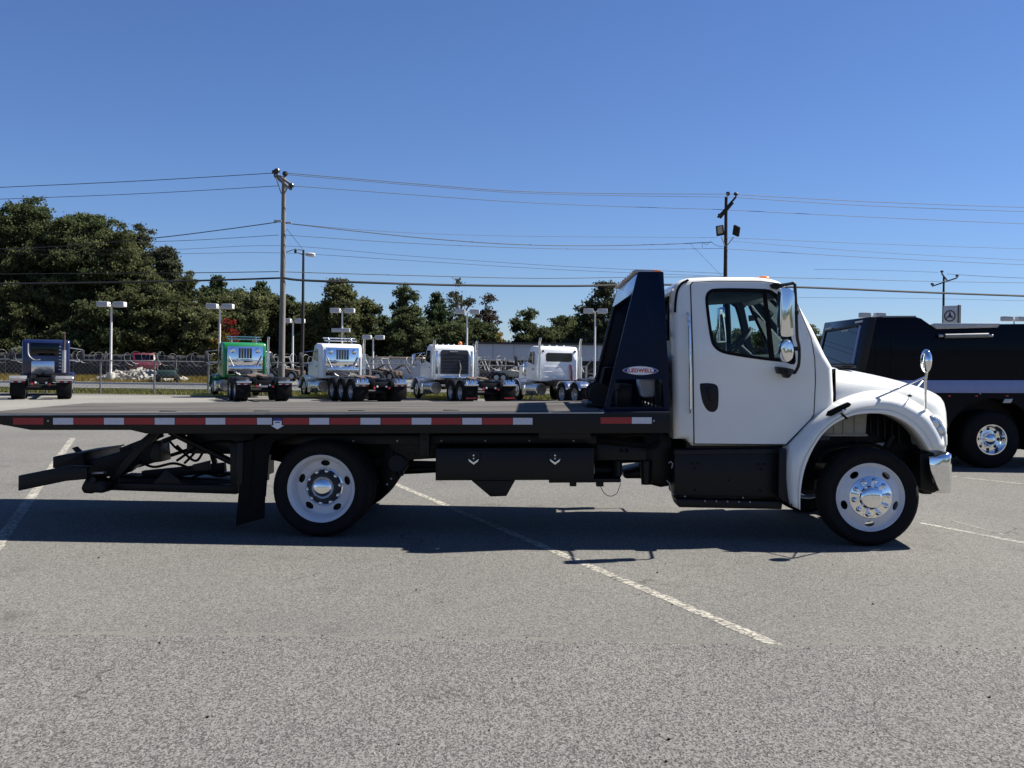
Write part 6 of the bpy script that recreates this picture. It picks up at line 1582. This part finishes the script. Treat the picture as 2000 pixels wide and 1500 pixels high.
TREES = [
 (-70, 440, 105, 128, 'broad', 'leaf_dark', 'dark broadleaf tree cut off by the left edge of the picture', 0.08, 60),
 (42, 400, 92, 126, 'broad', 'leaf_dark', 'tallest broadleaf tree, dark green, near the left edge', 0.08, 75),
 (152, 404, 98, 124, 'broad', 'leaf_dark', 'second tall dark broadleaf tree with a rounded top', 0.08, 75),
 (222, 452, 80, 122, 'broad', 'leaf_olive', 'olive broadleaf tree on the right flank of the tall pair', 0.08, 60),
 (272, 434, 52, 136, 'broad', 'leaf_pale', 'pale feathery tree rising behind the olive broadleaf tree', 0.10, 44),
 (325, 476, 48, 130, 'broad', 'leaf_pale', 'pale feathery tree with a loose top, left of the conifers', 0.10, 44),
 (300, 545, 75, 120, 'broad', 'leaf_olive', 'olive tree above the utility cart', 0.04, 55),
 (365, 540, 48, 122, 'broad', 'leaf_olive', 'olive tree between the feathery tree and the first conifers', 0.05, 44),
 (60, 560, 115, 119, 'broad', 'leaf_olive', 'low olive tree behind the blue tractor', 0.03, 60),
 (195, 590, 95, 118, 'broad', 'leaf_dark', 'low dark tree behind the first light pole', 0.03, 55),
 (395, 600, 62, 119, 'broad', 'leaf_olive', 'low olive tree left of the green tractor', 0.03, 44),
 (425, 534, 69, 134, 'cone', 'leaf_pine', 'tallest of the dark pines, above the green tractor', 0.1),
 (462, 560, 61, 128, 'cone', 'leaf_pine', 'smaller pine between the two tall pines', 0.08),
 (510, 545, 76, 136, 'cone', 'leaf_pine', 'tall pine just left of the grey utility pole', 0.08),
 (570, 575, 67, 140, 'cone', 'leaf_pine', 'pine between the grey pole and the street lamp', 0.08),
 (540, 580, 55, 128, 'broad', 'leaf_olive', 'low rounded tree behind the grey utility pole', 0.03, 40),
 (604, 590, 61, 138, 'cone', 'leaf_pine', 'pine just right of the street lamp pole', 0.06),
 (443, 612, 17, 112, 'broad', 'leaf_red', 'small tree with red autumn leaves behind the green tractor', 0.12, 22),
 (433, 640, 16, 110, 'broad', 'leaf_yellow', 'small yellowing tree beside the red leaved one', 0.10, 20),
 (662, 542, 46, 122, 'broad', 'leaf_olive', 'rounded olive tree above the white three axle tractor', 0.05, 55),
 (714, 576, 34, 126, 'broad', 'leaf_olive', 'smaller rounded tree right of the olive one', 0.05, 36),
 (748, 612, 48, 132, 'cone', 'leaf_pine', 'short dark pine left of the forked tree', 0.05),
 (790, 553, 42, 128, 'broad', 'leaf_dark', 'dark forked broadleaf tree left of the pointed conifer', 0.05, 36),
 (795, 620, 60, 124, 'broad', 'leaf_dark', 'low dark tree below the forked tree', 0.03, 40),
 (852, 568, 61, 130, 'cone', 'leaf_pine', 'pointed conifer in the middle, behind the tractor with the beacon', 0.05),
 (900, 540, 38, 142, 'broad', 'leaf_pale', 'pale airy tree with see through crown right of the pointed conifer', 0.18, 20),
 (946, 560, 34, 138, 'broad', 'leaf_bronze', 'bronze leaved tree with open branches', 0.20, 18),
 (918, 622, 50, 128, 'broad', 'leaf_dark', 'low dark tree under the bronze leaved tree', 0.03, 36),
 (962, 645, 30, 132, 'broad', 'leaf_yellow', 'yellow autumn tree above the roof of the long shed', 0.05, 26),
 (992, 662, 22, 134, 'broad', 'leaf_yellow', 'low yellow bush at the end of the yellow tree', 0.05, 18),
 (1030, 602, 40, 140, 'broad', 'leaf_dark', 'dark tree behind the long shed, left of a pair', 0.05, 36),
 (1104, 606, 46, 142, 'broad', 'leaf_dark', 'dark tree behind the long shed, right of a pair', 0.05, 40),
 (1178, 546, 52, 132, 'broad', 'leaf_pale', 'tall pale green tree just left of the headache rack', 0.06, 50),
 (1250, 575, 50, 136, 'broad', 'leaf_olive', 'olive tree mostly hidden behind the headache rack', 0.06, 40),
 (1395, 640, 45, 150, 'broad', 'leaf_dark', 'distant tree seen through the rear part of the cab window', 0.05, 32),
 (1455, 645, 50, 152, 'broad', 'leaf_olive', 'distant tree seen through the middle of the cab window', 0.05, 32),
 (1515, 640, 45, 150, 'broad', 'leaf_dark', 'distant tree seen through the front part of the cab window', 0.05, 32),
 (1580, 628, 32, 150, 'broad', 'leaf_olive', 'small tree between the cab and the black truck body', 0.05, 30),
 (398, 556, 59, 132, 'cone', 'leaf_pine', 'pine just right of the second light pole lamp head', 0.06),
 (485, 578, 54, 124, 'cone', 'leaf_pine', 'short bushy pine between the tallest pines', 0.04),
 (545, 585, 54, 130, 'cone', 'leaf_pine', 'short bushy pine right behind the grey utility pole', 0.04),
 (628, 592, 51, 130, 'cone', 'leaf_pine', 'short pine under the left flank of the rounded olive tree', 0.04),
 (690, 615, 46, 128, 'broad', 'leaf_olive', 'low olive tree behind the lamp with the lower head', 0.03, 36),
 (738, 640, 50, 126, 'broad', 'leaf_dark', 'low dark tree behind the low shed', 0.03, 36),
 (870, 632, 55, 126, 'broad', 'leaf_dark', 'low dark tree right of the pointed conifer', 0.03, 36),
 (1070, 640, 60, 136, 'broad', 'leaf_dark', 'low dark tree joining the dark pair behind the shed', 0.03, 36),
 (1140, 630, 50, 136, 'broad', 'leaf_dark', 'low dark tree left of the tall pale one', 0.03, 36),
 (465, 566, 70, 124, 'broad', 'leaf_olive', 'low wide olive tree in front of the pines, behind the green tractor', 0.03, 50),
 (590, 592, 52, 126, 'broad', 'leaf_dark', 'low dark tree at the foot of the street lamp pole', 0.03, 42),
 (630, 600, 52, 124, 'broad', 'leaf_olive', 'low olive tree behind the cab of the white three axle tractor', 0.03, 42),
]
for t_ in TREES:
    k_ = {}
    if len(t_) > 7: k_['z0f'] = t_[7]
    if len(t_) > 8: k_['nl'] = t_[8]
    if t_[4] == 'broad' and t_[2] > 70: k_['dens'] = 50; 
    if t_[4] == 'cone': k_['dens'] = 27; k_['size'] = 0.34
    if t_[5] in ('leaf_pale', 'leaf_bronze') and t_[0] > 850: k_['dens'] = 34; k_['size'] = 0.30
    tree(*t_[:7], **k_)
# the wood carries on as one mass far behind and behind the viewer
def wood(name, x0, x1, y0, y1, h, n, label, size=0.8):
    x = NP.uniform(x0, x1, n); y = NP.uniform(y0, y1, n)
    hh = h * (0.55 + 0.25 * np.sin(x * 0.23) + 0.2 * np.sin(x * 0.61 + 1.3)); z = hh * NP.uniform(0, 1, n) ** 0.8
    o = leaves(np.stack([x, y, z], 1), size, 'leaf_dark', name, None, NP.uniform(0, 1, n)); tag(o, label, 'woodland', kind='stuff')
wood('far_woodland', -90, 40, 126, 134, 6.0, 14000, 'dark mass of far woodland filling the gaps under the trees')
wood('far_woodland', -120, 140, -120, -108, 11, 9000, 'line of woodland on the far side of the lot, behind the viewer', 1.6)
